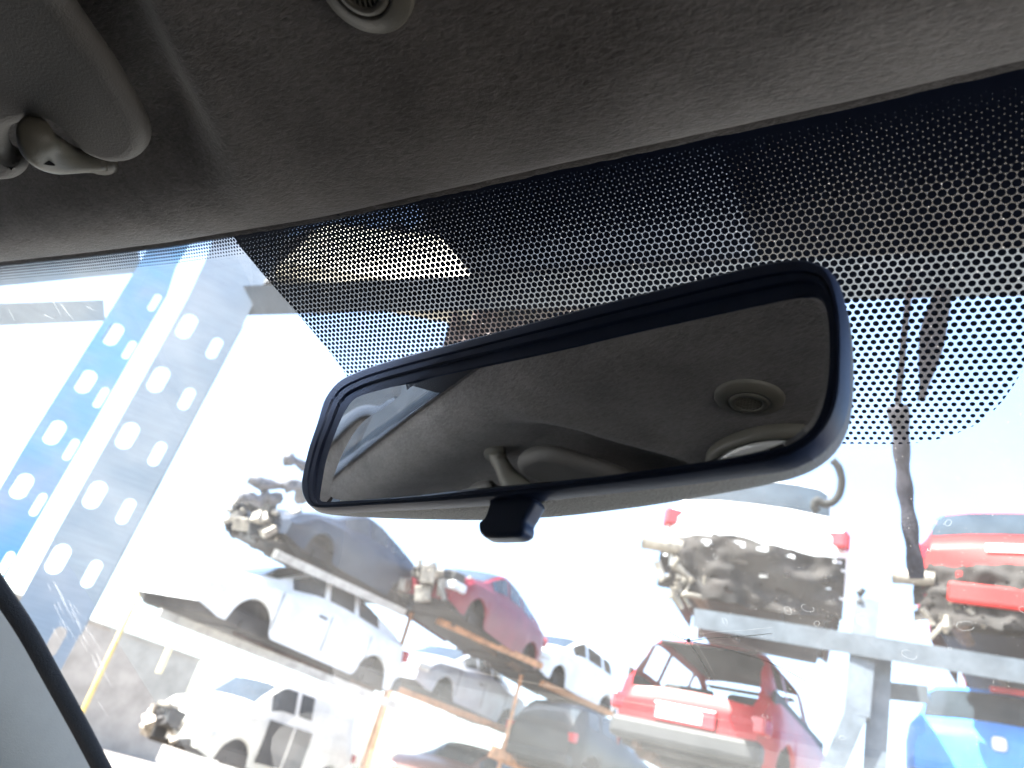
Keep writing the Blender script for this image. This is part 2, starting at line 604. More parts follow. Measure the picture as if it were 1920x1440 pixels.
def ridge_d(x, y):
    """signed distance to the ridge line, positive on the visor side"""
    best = 9; sg = 1
    for (ax, ay), (bx, by) in zip(RIDGE, RIDGE[1:]):
        dx, dy = bx - ax, by - ay
        t = max(0, min(1, ((x - ax) * dx + (y - ay) * dy) / (dx * dx + dy * dy)))
        qx, qy = x - ax - t * dx, y - ay - t * dy
        d = math.hypot(qx, qy)
        if d < best:
            best = d; sg = 1 if (dx * qy - dy * qx) > 0 else -1
    return best * sg


def head_z(x, y):
    e = edge_pt(x)
    s = e.y - y
    z = e.z - .0165 * (1 - math.exp(-max(s, 0) / .022)) + .010 * sstep(.10, .5, s)
    z += .11 * max(0, s - .05) * (1 - sstep(.16, .5, s)) + .022 * sstep(.16, .5, s)
    # roll over at the lip
    z += .0022 * math.exp(-(s / .004) ** 2)
    rd = ridge_d(x, y)
    rec = sstep(-.024, .020, rd) * sstep(.025, .105, s)
    z += .022 * rec
    z += .0022 * math.exp(-((rd + .022) / .016) ** 2) * -1 * sstep(0, .03, s)
    return z


bm = bmesh.new()
NX, NY = 250, 120
xs = [-.78 + 1.56 * i / NX for i in range(NX + 1)]
grid = []
for x in xs:
    e = edge_pt(x)
    col = []
    for j in range(NY + 1):
        s = (j / NY) ** 1.9 * 1.9
        y = e.y - s
        col.append(bm.verts.new((x, y, head_z(x, y))))
    jit = .0012 * noise.noise((x * 160, 0, 1)) + .0012 * noise.noise((x * 420, 3, 1))
    lip = bm.verts.new((x, e.y + .0022 + jit, e.z + .0004))
    back = bm.verts.new((x, e.y + .001, e.z + .006))
    col[0].co.y += jit
    grid.append([back, lip] + col)
for i in range(NX):
    for j in range(len(grid[0]) - 1):
        bm.faces.new((grid[i][j], grid[i][j + 1], grid[i + 1][j + 1], grid[i + 1][j]))
head = from_bm('headliner', bm, M['headliner'], None, True)
tag(head, 'dark felt headliner of the car roof along the top of the windscreen', 'headliner')

# ------------------------------------------------------------------ round microphone grille in the headliner
gz = 1.4235
GC = at_z(690, -44, gz)
GC.z = head_z(GC.x, GC.y)
GN = Vector((-(head_z(GC.x + .01, GC.y) - head_z(GC.x - .01, GC.y)) / .02, -(head_z(GC.x, GC.y + .01) - head_z(GC.x, GC.y - .01)) / .02, 1)).normalized()
gr = empty('roof_grille', GC, R(18), 'round beige grille with dark slots let into the headliner', 'grille')


def lathe(bm, prof, n=64, sx=1.0, sy=1.0):
    rings = []
    for r, z in prof:
        if r < 1e-6: rings.append([bm.verts.new((0, 0, z))])
        else: rings.append([bm.verts.new((math.cos(2 * math.pi * k / n) * r * sx, math.sin(2 * math.pi * k / n) * r * sy, z)) for k in range(n)])
    for a, b in zip(rings, rings[1:]):
        for k in range(n):
            q = [a[k % len(a)], a[(k + 1) % len(a)], b[(k + 1) % len(b)], b[k % len(b)]]
            q = list(dict.fromkeys(q))
            if len(q) > 2: bm.faces.new(q)


TL = Matrix.Translation(GC) @ Vector((0, 0, 1)).rotation_difference(GN).to_matrix().to_4x4() @ Matrix.Rotation(R(18), 4, 'Z')
GS = .0215
bm = bmesh.new()
lathe(bm, [(GS * 1.0, .001), (GS * 1.0, -.0012), (GS * .96, -.0026), (GS * .66, -.0045), (GS * .60, -.0047), (GS * .585, -.0035), (GS * .585, .002)])
from_bm('grille_rim', bm, M['beige'], gr, True, TL)
bm = bmesh.new()
lathe(bm, [(GS * .572, .002), (GS * .572, -.0040), (GS * .55, -.0052), (GS * .40, -.0055), (GS * .385, -.005), (GS * .385, .0015), (0, .0015)])
from_bm('grille_core', bm, M['beige'], gr, True, TL)
for k in range(7):
    x = (k - 3) * GS * .108
    h = math.sqrt(max(.0, (GS * .385) ** 2 - x * x))
    bm = bmesh.new()
    box(bm, (x, 0, -.003), (GS * .042, 2 * h + .0004, .004))
    from_bm('slat', bm, M['beige'], gr, False, TL)
bm = bmesh.new()
lathe(bm, [(GS * .383, .0008), (0, .0008)])
from_bm('slot_backing', bm, M['dark_hole'], gr, False, TL)

# ------------------------------------------------------------------ sun visor and its clip
vz = 1.4085
vis_px = [(70, -110), (128, -4), (170, 58), (210, 115), (246, 175), (272, 224), (281, 250), (277, 273), (256, 291), (222, 296),
          (192, 288), (163, 273), (146, 254), (128, 234), (110, 220), (92, 214), (72, 215), (45, 222), (24, 232), (14, 250), (14, 270), (22, 286), (40, 294), (51, 304), (49, 317), (34, 327), (10, 330),
          (-60, 336), (-200, 352), (-380, 372), (-420, 330), (-420, 60), (-330, -60), (-150, -90)]
vp = [at_z(u, v, vz + .0075) for u, v in vis_px]
vl = [Vector((p.x, p.y, 0)) for p in vp]
vl = spline(vl, 260)
VC = at_z(150, 150, vz)
visor = empty('sun_visor', (VC.x, VC.y, 1.42), 0, 'dark vinyl sun visor folded up against the headliner', 'sun visor')
VM = Matrix.Translation((0, 0, vz + .0075))
vb = curve_solid('visor_body', [[(p.x, p.y) for p in vl]], .0075, .0072, M['visor'], visor, VM, True, 5)
a = at_z(186, 268, vz); b = at_z(128, 258, vz)
bm = bmesh.new()
a.z = b.z = vz + .0075
pts = [a.lerp(b, k / 6) for k in range(7)] + [a.lerp(b, 1.06), a.lerp(b, 1.1)]
tube(bm, pts, [.0046] * 6 + [.0045, .0036, .0015], 16)
from_bm('pivot_pin', bm, M['beige'], visor, True)

cz = 1.402
CP = at_z(185, 303, 1.428)
clip = empty('visor_clip', CP, 0, 'small beige plastic hook holding the inner end of the sun visor', 'clip')
bm = bmesh.new()
path = [at_z(196, 303, 1.4275), at_z(176, 304, 1.4235), at_z(150, 302, 1.417), at_z(122, 297, 1.411), at_z(98, 289, 1.405), at_z(80, 278, 1.4010), at_z(70, 264, 1.4003), at_z(66, 252, 1.4030), at_z(65, 245, 1.408)]
path = spline(path, 30, False)
wd = [(.0060, .0095), (.0062, .0100), (.0070, .0112), (.0088, .0128), (.0104, .0142), (.0112, .0145), (.0110, .0142), (.0092, .0120), (.006, .008)]
rings = []
for i, p in enumerate(path):
    t = (path[min(i + 1, 29)] - path[max(i - 1, 0)]).normalized()
    view = (EYE - p).normalized()
    side = t.cross(view).normalized()
    nrm = side.cross(t).normalized()
    w = i / 29 * (len(wd) - 1); k = min(int(w), len(wd) - 2); fr_ = w - k
    hw = (wd[k][0] * (1 - fr_) + wd[k + 1][0] * fr_)
    th = .0085
    rings.append([bm.verts.new(p + side * (hw * math.copysign(abs(math.cos(q)) ** .6, math.cos(q))) + nrm * (th * math.copysign(abs(math.sin(q)) ** .8, math.sin(q)))) for q in [2 * math.pi * j / 20 for j in range(20)]])
for i in range(29):
    for j in range(20):
        bm.faces.new((rings[i][j], rings[i][(j + 1) % 20], rings[i + 1][(j + 1) % 20], rings[i + 1][j]))
bm.faces.new(rings[0][::-1]); bm.faces.new(rings[-1])
from_bm('hook', bm, M['beige'], clip, True)
bm = bmesh.new()
lathe(bm, [(.0001, .004), (.0108, .004), (.0112, -.0005), (.0100, -.0026), (.0001, -.0032)], 40, 1.25, .8)
CB = at_z(184, 305, 1.4275)
from_bm('clip_base', bm, M['beige'], clip, True, Matrix.Translation(CB) @ Matrix.Rotation(R(15), 4, 'Z'))
# leaf-shaped slot in the hook
sl = [at_dist(u, v, (at_z(80, 296, 1.4010) - EYE).length - .0135) for u, v in ((59, 289), (66, 288), (78, 293), (92, 301), (104, 310), (92, 310), (76, 306), (64, 298))]
bm = bmesh.new()
cvs = spline(sl, 40)
f = bm.faces.new([bm.verts.new(p) for p in cvs])
r_ = bmesh.ops.extrude_face_region(bm, geom=[f])
for v in r_['geom']:
    if isinstance(v, bmesh.types.BMVert): v.co += (v.co - EYE).normalized() * .004
bmesh.ops.recalc_face_normals(bm, faces=bm.faces)
from_bm('slot', bm, M['dark_hole'], clip)

# ------------------------------------------------------------------ rear-view mirror
MN = Vector((-.2603, -.965, .0312)).normalized()
MO = EYE + ray(1085, 740) * .3353
mir = empty('rearview_mirror', MO, 0, 'dark framed rear-view mirror hanging in front of the windscreen, reflecting the headliner', 'mirror')
NPT = 180


def on_m(px, off):
    return [on_plane(u, v, MO + MN * off, MN) for u, v in px]


GLASS = [(598, 940), (602, 920), (608, 887), (618, 849), (631, 815), (647, 780), (664, 755), (680, 744), (715, 733), (782, 715), (860, 697), (960, 675), (1066, 654), (1150, 634), (1235, 615), (1330, 594), (1404, 578), (1470, 564), (1520, 551.5), (1537, 552.5), (1549, 559), (1554, 590), (1557.5, 620), (1558.5, 657), (1557.5, 695), (1557, 711), (1550, 749), (1544, 780), (1536, 801), (1519, 819.6), (1490, 838), (1448, 849), (1386, 859), (1311, 871), (1240, 881), (1100, 900), (988, 911), (894, 920.5), (800, 931.5), (715, 938), (638, 941.5), (606, 943)]
OUTER = [(569, 915.5), (573, 887), (584, 840), (598, 798), (610, 755.5), (622, 735.5), (638, 718), (655.5, 707), (693, 691.5), (733, 678.5), (785, 664), (870, 642), (954, 620), (1040, 597), (1122, 575), (1210, 553), (1291, 533), (1350, 518.5), (1392, 508), (1445, 496.5), (1485, 491), (1515, 491), (1540, 499), (1557.5, 509), (1572, 532), (1581, 564), (1588, 601), (1591, 657), (1590.5, 700), (1590, 732), (1586, 763), (1577.5, 792), (1565, 815), (1542, 841), (1511, 863), (1469, 878), (1407, 888), (1323, 899.5), (1240, 910.5), (1100, 926.5), (1006, 936.5), (920, 944), (860, 948.5), (800, 952), (715, 956), (638, 960.5), (600, 960), (584, 951), (573, 935)]


def resample_from(pts3, start):
    s = spline(pts3, NPT * 4)
    k0 = min(range(len(s)), key=lambda i: (s[i] - start).length)
    s = s[k0:] + s[:k0]
    return s


def by_angle(pts3, n):
    """resample a loop so that points match between loops: by position along the long axis and side"""
    return pts3


gl3 = spline(on_m(GLASS, 0.0), NPT * 6)
ou3 = spline(on_m(OUTER, -.002), NPT)
# for every outer point the matching glass point is the nearest one (monotone)
def match(src, dst):
    res = []
    for p in src:
        res.append(min(dst, key=lambda q: (q - p).length_squared))
    return res
gi3 = match(ou3, gl3)
# smooth the match along the loop
for _ in range(6):
    gi3 = [(gi3[i - 1] + gi3[i] * 2 + gi3[(i + 1) % NPT]) / 4 for i in range(NPT)]

# frame: rings from the glass edge to the outer lip
rings = []
prof = [(-.05, -.0006), (0.0, .0008), (.30, .0014), (.34, .0030), (.50, .0034), (.53, .0026), (.56, .0026), (.59, .0038), (.82, .0040), (.93, .0026), (1.0, .0)]
bm = bmesh.new()
for fr_, h in prof:
    rings.append([bm.verts.new(g.lerp(o, fr_) + MN * (h if fr_ < 1 else 0.0)) for g, o in zip(gi3, ou3)])
# back lip of the frame
cen = sum(ou3, Vector()) / NPT
rings.append([bm.verts.new(o - MN * .0018) for o in ou3])
for a_, b_ in zip(rings, rings[1:]):
    for k in range(NPT):
        bm.faces.new((a_[k], a_[(k + 1) % NPT], b_[(k + 1) % NPT], b_[k]))
bmesh.ops.recalc_face_normals(bm, faces=bm.faces)
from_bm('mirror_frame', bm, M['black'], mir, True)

# mirror glass: flat face and a bevelled margin (wider at the left, as the wedge glass shows)
INN = [(617, 931), (619, 918), (627, 893), (638, 862), (658, 822), (678, 795.5), (698, 778), (715.5, 769), (742, 760), (790, 739), (830, 718)]
inner = []
for k in range(NPT):
    g = gi3[k]
    inner.append(g + (cen - g).normalized() * .0012)
inn3 = spline(on_m(INN, 0.0), 400, False)
xax = Vector((0, 0, 1)).cross(MN).normalized()
if xax.x < 0: xax = -xax
for k in range(NPT):
    g = gi3[k]
    q = min(inn3, key=lambda p: (p - g).length_squared)
    d = (q - g).length
    along = (g - cen).dot(xax)
    if d < .030 and along < -.085 and (g - on_plane(640, 880, MO, MN)).length < .085 and (g.z - on_plane(690, 938, MO, MN).z) > .0015:
        inner[k] = q
for _ in range(9):
    inner = [(inner[i - 1] + inner[i] * 2 + inner[(i + 1) % NPT]) / 4 for i in range(NPT)]
bm = bmesh.new()
vi = [bm.verts.new(p + MN * .0004) for p in inner]
f = bm.faces.new(vi)
if f.normal.dot(MN) < 0: f.normal_flip()
from_bm('mirror_glass', bm, M['mirror'], mir)
bm = bmesh.new()
vi = [bm.verts.new(p + MN * .0003) for p in inner]
vo = [bm.verts.new(g + MN * (-.0002 + (.07 * (g - p).length if (g - p).length > .003 else 0))) for g, p in zip(gi3, inner)]
for k in range(NPT):
    bm.faces.new((vi[k], vi[(k + 1) % NPT], vo[(k + 1) % NPT], vo[k]))
bmesh.ops.recalc_face_normals(bm, faces=bm.faces)
from_bm('glass_bevel', bm, M['mirror'], mir, True)

# housing shell behind the frame
BACK = [(580, 925), (590, 890), (602, 830), (622, 780), (640, 745), (680, 715), (733, 700), (785, 684), (870, 662), (954, 640), (1040, 617), (1122, 595), (1210, 573), (1291, 553), (1350, 538), (1392, 528), (1445, 516), (1485, 512), (1515, 512), (1540, 520), (1560, 533), (1578, 552), (1590, 580), (1597, 620), (1601, 674), (1601, 720), (1600, 755), (1594, 803), (1573, 847), (1538, 878), (1490, 899), (1427, 911), (1365, 924), (1300, 934), (1240, 945), (1150, 957), (1058, 968), (1010, 971), (920, 975.5), (800, 974), (715, 971.5), (650, 968), (612, 964), (590, 957)]
bk3 = spline(on_m(BACK, -.022), NPT * 6)
bk = match([o - MN * .022 for o in ou3], bk3)
for _ in range(6):
    bk = [(bk[i - 1] + bk[i] * 2 + bk[(i + 1) % NPT]) / 4 for i in range(NPT)]
bm = bmesh.new()
rs = [[bm.verts.new(o - MN * .0012 + (cen - o).normalized() * .0006) for o in ou3]]
cb = cen - MN * .034
for fr_ in (.25, .5, .75, 1.0):
    ring = []
    for o, b_ in zip(ou3, bk):
        lo = (o - MN * .0012)
        # the left end of the shell is shallow, close to the glass
        ring.append(bm.verts.new(lo.lerp(b_, fr_)))
    rs.append(ring)
last = [v.co.copy() for v in rs[-1]]
for fr_, dz in ((.25, .006), (.55, .010), (.85, .012)):
    rs.append([bm.verts.new(p.lerp(cen - MN * .022, fr_) - MN * dz * max(0.15, min(1, ((p - cen).dot(xax) + .17) / .12))) for p in last])
for a_, b_ in zip(rs, rs[1:]):
    for k in range(NPT):
        bm.faces.new((a_[k], a_[(k + 1) % NPT], b_[(k + 1) % NPT], b_[k]))
bm.faces.new(rs[-1])
bmesh.ops.recalc_face_normals(bm, faces=bm.faces)
from_bm('mirror_housing', bm, M['grain'], mir, True)

# dip-switch lever
LEV = [(922, 935), (926, 950), (922, 966), (917, 977), (908, 985), (906.5, 996), (909, 1005), (917, 1012), (935, 1013.5), (960, 1013), (978, 1011.5), (990, 1005), (994, 994), (994, 984), (1002, 970), (1010, 956), (1014, 946), (1004, 935), (960, 930)]
LO = MO - MN * .004
ly = MN.cross(xax).normalized()
if ly.z < 0: ly = -ly
lp3 = spline([on_plane(u, v, LO, MN) for u, v in LEV], 90)
MM = Matrix((xax, ly, MN)).transposed().to_4x4()
MM.translation = LO
inv = MM.inverted()
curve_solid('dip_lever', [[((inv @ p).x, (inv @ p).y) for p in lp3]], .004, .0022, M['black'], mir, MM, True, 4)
# stem and mounting button on the glass
tp = cen - MN * .020
ft = wpt(tp.x, (tp - W0).dot(WT) + .012, .0015)
ft = wpt(tp.x + .01, (tp - W0).dot(WT) + .006, .0015)
bm = bmesh.new()
tube(bm, [tp, tp.lerp(ft, .4), tp.lerp(ft, .8), ft], [.011, .009, .010, .014], 20)
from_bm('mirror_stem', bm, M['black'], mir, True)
bm = bmesh.new()
rt = Matrix((WX, WT, WN)).transposed().to_4x4()
rt.translation = ft
lathe(bm, [(.0001, -.0006), (.016, -.0006), (.016, .003), (.013, .006), (.0001, .007)], 40)
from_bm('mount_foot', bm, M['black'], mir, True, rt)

# ------------------------------------------------------------------ roof lamp (seen only in the mirror)
def refl(p): return p - MN * (2 * MN.dot(p - MO))
Pm = on_plane(1425, 850, MO, MN)
dm = (Pm - EYE).normalized()
dr = dm - MN * (2 * MN.dot(dm))
LZ = 1.414
LP = Pm + dr * ((LZ - Pm.z) / dr.z)
#print('LAMP', LP, [960 + F * q.x / -q.z for q in [W2C @ (LP - EYE)]], [720 - F * q.y / -q.z for q in [W2C @ (LP - EYE)]])
lamp = empty('roof_lamp', LP, 0, 'oval roof lamp with a clear glossy lens, seen in the mirror', 'lamp')
bm = bmesh.new()
lathe(bm, [(.036, .004), (.036, -.002), (.033, -.0045), (.029, -.005), (.028, -.003), (.028, .003)], 48, 1.3, .62)
from_bm('lamp_bezel', bm, M['beige'], lamp, True, Matrix.Translation(LP))
bm = bmesh.new()
lathe(bm, [(.0277, -.001), (.0277, -.0040), (.024, -.0075), (.014, -.0105), (.0001, -.0115)], 48, 1.3, .62)
lens = mat('lamp_lens', (.55, .55, .53), .06, vary=.05, spec=.8)
from_bm('lamp_lens', bm, lens, lamp, True, Matrix.Translation(LP))

# ------------------------------------------------------------------ left windscreen pillar
pil = empty('windscreen_pillar', (-.66, .48, 1.15), 0, 'pale grey pillar trim with a frayed black seal at the lower left corner', 'pillar trim')
def at_x(u, v, x):
    d = ray(u, v); return EYE + d * ((x - EYE.x) / d.x)
seal_px = [(-190, 800), (-90, 940), (0, 1082), (60, 1172), (110, 1262), (160, 1352), (206, 1440), (260, 1540)]
trim_px = [(-220, 815), (-120, 960), (-28, 1102), (32, 1192), (84, 1284), (134, 1374), (180, 1460), (236, 1562)]
sp3 = spline([at_x(u, v, -.612) for u, v in seal_px], 60, False)
tr3 = spline([at_x(u, v, -.600) for u, v in trim_px], 60, False)
bm = bmesh.new()
tube(bm, [p.lerp(q, .35) + Vector((-.004, 0, 0)) for p, q in zip(sp3, tr3)], .0085, 12)
for i in range(900):                                   # frayed pile along the seal
    k = random.uniform(0, 58); i0 = int(k)
    p = sp3[i0].lerp(sp3[i0 + 1], k - i0)
    q = tr3[i0].lerp(tr3[i0 + 1], k - i0)
    out = (p - q).normalized()
    al = (sp3[i0 + 1] - sp3[i0]).normalized()
    a0 = p.lerp(q, .25)
    tip = p + out * random.uniform(.0005, .0045) + al * random.uniform(-.002, .004)
    bm.faces.new([bm.verts.new(a0 - al * .0006), bm.verts.new(a0 + al * .0006), bm.verts.new(tip)])
from_bm('pillar_seal', bm, M['seal'], pil, True)
bm = bmesh.new()
g = []
for p in tr3:
    row = []
    for k in range(14):
        w = k / 13
        # rounded trim turning away from the glass towards the door
        row.append(bm.verts.new(p + Vector((.012 * math.sin(min(w * 5, 1.57)) - .05 * w * w, -.20 * w, -.095 * w))))
    g.append(row)
for i in range(len(g) - 1):
    for k in range(13):
        bm.faces.new((g[i][k], g[i][k + 1], g[i + 1][k + 1], g[i + 1][k]))
bmesh.ops.recalc_face_normals(bm, faces=bm.faces)
from_bm('pillar_trim', bm, M['pillar'], pil, True)

# ------------------------------------------------------------------ cabin shell (what shades the headliner)
cab = empty('car_cabin', (0, -.4, .25), 0, 'dark cabin of the parked car around the camera, mostly out of view', 'car')
bm = bmesh.new()
box(bm, (0, -.75, .24), (1.5, 2.9, .04))                 # floor
box(bm, (0, -2.12, .95), (1.5, .04, 1.4))                # rear bulkhead
box(bm, (0, .60, .60), (1.5, .30, .66))                  # dashboard block
for s in (-1, 1):
    box(bm, (s * .76, -.75, .62), (.04, 2.9, .76))       # door
    box(bm, (s * .765, -1.05, 1.2), (.05, 1.9, .5))       # opaque panels added over the side windows to keep light off the headliner
    box(bm, (s * .80, -1.0, 1.425), (.05, 2.3, .05))     # roof rail
from_bm('cabin_shell', bm, M['cabin'], cab)
bm = bmesh.new()
for s in (-.36, .36):
    box(bm, (s, -.55, .55), (.5, .5, .18), None, .04)
    box(bm, (s, -.86, .85), (.5, .14, .62), Matrix.Rotation(R(-12), 3, 'X'), .04)
from_bm('seat', bm, M['cabin'], cab)
bm = bmesh.new()
box(bm, (0, -.95, 1.475), (1.62, 2.3, .02))
from_bm('roof_panel', bm, mat('roof_paint', (.3, .3, .32), .4, vary=.05), cab)

bm = bmesh.new()
box(bm, (0, 1.55, .86), (1.62, 1.35, .10), Matrix.Rotation(R(-7), 3, 'X'), .03)
box(bm, (0, .95, .86), (1.5, .30, .05))
from_bm('bonnet', bm, mat('bonnet_paint', (.32, .33, .34), .45, vary=.1), cab)
#EXTERIOR BEGIN
# ------------------------------------------------------------------ outside: ground
M['ground'] = mat('pale_gravel', (.26, .24, .21), .95, vary=.35, scale=3, bump=.4, bscale=30)
bm = bmesh.new()
vs_ = [bm.verts.new((x, y, 0)) for x, y in ((-900, -900), (900, -900), (900, 900), (-900, 900))]
bm.faces.new(vs_)
tag(from_bm('ground', bm, M['ground']), kind='structure')

# ------------------------------------------------------------------ perforated rack upright beside the car
GREY = galv_mat('zinc_grey', ((.31, .37, .43), (.46, .48, .50)))
BLUE = galv_mat('zinc_sky_blue', ((.16, .40, .60), (.36, .43, .56)))  # reflected sky put into the flange's base colour
M['steel'] = mat('rack_steel', (.115, .135, .16), .5, .2, vary=.25, scale=9)
M['orange'] = mat('orange_rail', (.50, .24, .11), .6, vary=.35, scale=7)
M['rust'] = mat('rusty_metal', (.10, .06, .04), .8, vary=.5, scale=6)
UPC = at_dist(310, 865, 2.35)
UN = Vector((.80, -.60, 0)).normalized()
UX = Vector((.60, .80, 0)).normalized()
UM = Matrix((UX, Vector((0, 0, 1)), UN)).transposed().to_4x4()
UM.translation = UPC
UI = UM.inverted()


def upx(px, off=0.0):
    return [(UI @ on_plane(u, v, UPC + UN * off, UN)).to_2d() for u, v in px]


def slot(u, v, w, h):
    """rounded slot: centre pixel, width and length in pixels along the post"""
    c = upx([(u, v)])[0]
    w *= .88; h *= 1.2
    ax = (upx([(u + .46, v - .84)])[0] - c)
    sc = ax.length
    pts = []
    for k in range(24):
        an = 2 * math.pi * k / 24
        x, y = math.cos(an) * w / 2, math.sin(an) * w / 2
        y += math.copysign(max(0, (h - w) / 2), y)
        pts.append((c.x + x * sc, c.y + y * sc))
    return pts


upright = empty('rack_upright', (UPC.x, UPC.y, 0), 0, 'slotted steel rack upright with blue and grey flanges close outside the windscreen', 'rack upright')
gl = [(472, 575), (460, 600), (353, 800), (247, 1000), (167, 1157), (120, 1245), (60, 1360), (-60, 1590), (-160, 1590), (-60, 1400), (10, 1190), (40, 1122), (105, 1000), (168, 888), (232, 775), (297, 659), (352, 560), (384, 492), (398, 452), (432, 400), (560, 400), (540, 440)]
holes = [slot(*q) for q in ((350, 612, 32, 44), (297, 712, 34, 46), (239, 817, 36, 48), (178, 928, 38, 50), (109, 1048, 40, 54), (32, 1180, 42, 56), (402, 653, 23, 38), (350, 748, 24, 40), (295, 851, 25, 44), (236, 959, 27, 46), (172, 1076, 29, 50), (104, 1203, 31, 54))]
curve_solid('grey_flange', [[tuple(p) for p in upx(gl)]] + holes, .0025, 0, GREY, upright, UM, False)
bl = [(330, 500), (313, 554), (240, 680), (178, 790), (120, 890), (56, 1000), (-10, 1115), (-110, 1290), (-280, 1420), (-100, 1090), (0, 916), (60, 815), (127, 709), (195, 602), (255, 505), (300, 430), (372, 430)]
holes = [slot(*q) for q in ((212, 622, 31, 40), (160, 711, 34, 42), (101, 807, 36, 44), (39, 908, 38, 46), (-30, 1025, 40, 48), (290, 562, 15, 32), (242, 651, 16, 34), (189, 741, 17, 38), (132, 839, 18, 40), (70, 943, 19, 42), (8, 1055, 20, 46))]
curve_solid('blue_flange', [[tuple(p) for p in upx(bl, -.02)]] + holes, .0025, 0, BLUE, upright, Matrix.Translation(-UN * .02) @ UM, False)


def bar(bm, p, q, w, d, up=Vector((0, 0, 1))):
    """box from p to q, w tall (across, in the plane seen) and d deep"""
    p = Vector(p); q = Vector(q)
    t = (q - p)
    L_ = t.length
    t.normalize()
    v = (EYE - (p + q) / 2).normalized()
    s = t.cross(v).normalized()
    n = s.cross(t).normalized()
    m = Matrix((t, s, n)).transposed()
    box(bm, (p + q) / 2 - n * d / 2, (L_, w, d), m)


# folded lips joining the flanges at the back
bm = bmesh.new()
for a_, b_ in (((455, 610), (150, 1190)), ((300, 465), (-60, 1040))):
    bar(bm, on_plane(*a_, UPC - UN * .03, UN), on_plane(*b_, UPC - UN * .03, UN), .006, .05)
from_bm('folded_lip', bm, GREY, upright)

# ------------------------------------------------------------------ rack beams near the upright
def beam(name, p, q, w, d, m, label, group=None, cat='rack beam'):
    bm = bmesh.new()
    bar(bm, p, q, w, d)
    o = from_bm(name, bm, m)
    return tag(o, label, cat, group)


BP0 = at_z(400, 566, 2.30); BP1 = at_z(1985, 508, 2.30)
ext = (BP1 - BP0).normalized()
beam('rack_beam', BP0 - ext * .08, BP1 + ext * 1.5, .092, .06, mat('near_beam_zinc', (.20, .228, .26), .5, .2, vary=.2, scale=9), 'long blue-grey rack beam crossing overhead, seen through the printed dots', 'near rack beams')
UPB = UPC - UN * .10
beam('rack_beam', on_plane(-260, 600, UPB, UN), on_plane(196, 582, UPB, UN), .064, .04, GREY, 'short grey rack beam left of the slotted upright', 'near rack beams')
UPB2 = UPC - UN * .16
beam('rack_beam', on_plane(-260, 533, UPB2, UN), on_plane(262, 486, UPB2, UN), .085, .04, GREY, 'grey rack beam just below the dotted strip at the top left', 'near rack beams')

# ------------------------------------------------------------------ cars
def lin(tab, x):
    if x <= tab[0][0]: return tab[0][1]
    for (a, b), (c, d) in zip(tab, tab[1:]):
        if x <= c:
            k = (x - a) / (c - a)
            return b + (d - b) * k
    return tab[-1][1]


def smooth_tab(tab, x, r=.10):
    return (lin(tab, x - r) + 2 * lin(tab, x) + lin(tab, x + r)) / 4


SPEC = {
    'hatch': dict(L=3.9, W=1.66, top=[(-1.95, .80), (-1.90, .96), (-1.62, 1.38), (-1.3, 1.46), (.1, 1.48), (.95, 1.02), (1.5, .93), (1.85, .78), (1.95, .60)],
                  belt=[(-1.95, .78), (-1.8, .95), (.9, .90), (1.5, .84), (1.95, .58)], arch=[(1.22, .34), (-1.22, .34)], side=[(-1.42, -.98), (-.88, -.10), (-.02, .62)], rear=(-1.86, -1.60), front=(.22, .86)),
    'open_hatch': dict(L=3.9, W=1.66, top=[(-1.95, .64), (-1.91, .80), (-1.58, 1.40), (-1.3, 1.46), (.1, 1.48), (.95, 1.02), (1.5, .93), (1.85, .78), (1.95, .60)],
                  belt=[(-1.95, .62), (-1.80, .90), (.9, .90), (1.5, .84), (1.95, .58)], arch=[(1.22, .34), (-1.22, .34)], side=[(-1.42, -.98), (-.88, -.10), (-.02, .62)], rear=(-1.90, -1.56), front=(.22, .86)),
    'coupe': dict(L=4.1, W=1.70, top=[(-2.05, .84), (-1.98, .98), (-1.75, 1.06), (-1.1, 1.30), (-.45, 1.43), (.0, 1.45), (.25, 1.41), (1.05, 1.0), (1.6, .90), (1.95, .76), (2.05, .56)],
                  belt=[(-2.05, .82), (-1.85, .96), (-.9, .93), (1.0, .88), (1.6, .82), (2.05, .54)], arch=[(1.27, .36), (-1.27, .36)], side=[(-1.22, -.66), (-.58, .02), (.10, .74)], rear=(-1.70, -1.05), front=(.30, .98)),
    'sedan': dict(L=4.3, W=1.70, top=[(-2.15, .78), (-2.08, .98), (-1.35, 1.03), (-.75, 1.38), (-.4, 1.42), (.25, 1.42), (1.05, .99), (1.7, .88), (2.08, .74), (2.15, .58)],
                  belt=[(-2.15, .76), (-2.0, .93), (1.0, .90), (1.7, .82), (2.15, .56)], arch=[(1.3, .35), (-1.3, .35)], side=[(-.95, -.45), (-.38, .15), (.22, .70)], rear=(-1.25, -.78), front=(.35, .98)),
    'van': dict(L=4.1, W=1.75, top=[(-2.05, .9), (-1.98, 1.7), (-1.7, 1.82), (.5, 1.80), (1.15, 1.22), (1.7, 1.05), (2.0, .85), (2.05, .6)],
                belt=[(-2.05, .88), (-1.9, 1.10), (1.1, 1.08), (1.7, .96), (2.05, .58)], arch=[(1.3, .38), (-1.3, .38)], side=[(-.42, .02), (.10, .72)], rear=(-2.0, -1.8), front=(.6, 1.08)),
}
PAINT = {}


def paint(name, col, **k):
    if name not in PAINT:
        PAINT[name] = mat(name, col, .38, 0, vary=k.get('vary', .18), scale=2.2, coat=.05, spec=.25, bump=.05, bscale=3)
    return PAINT[name]


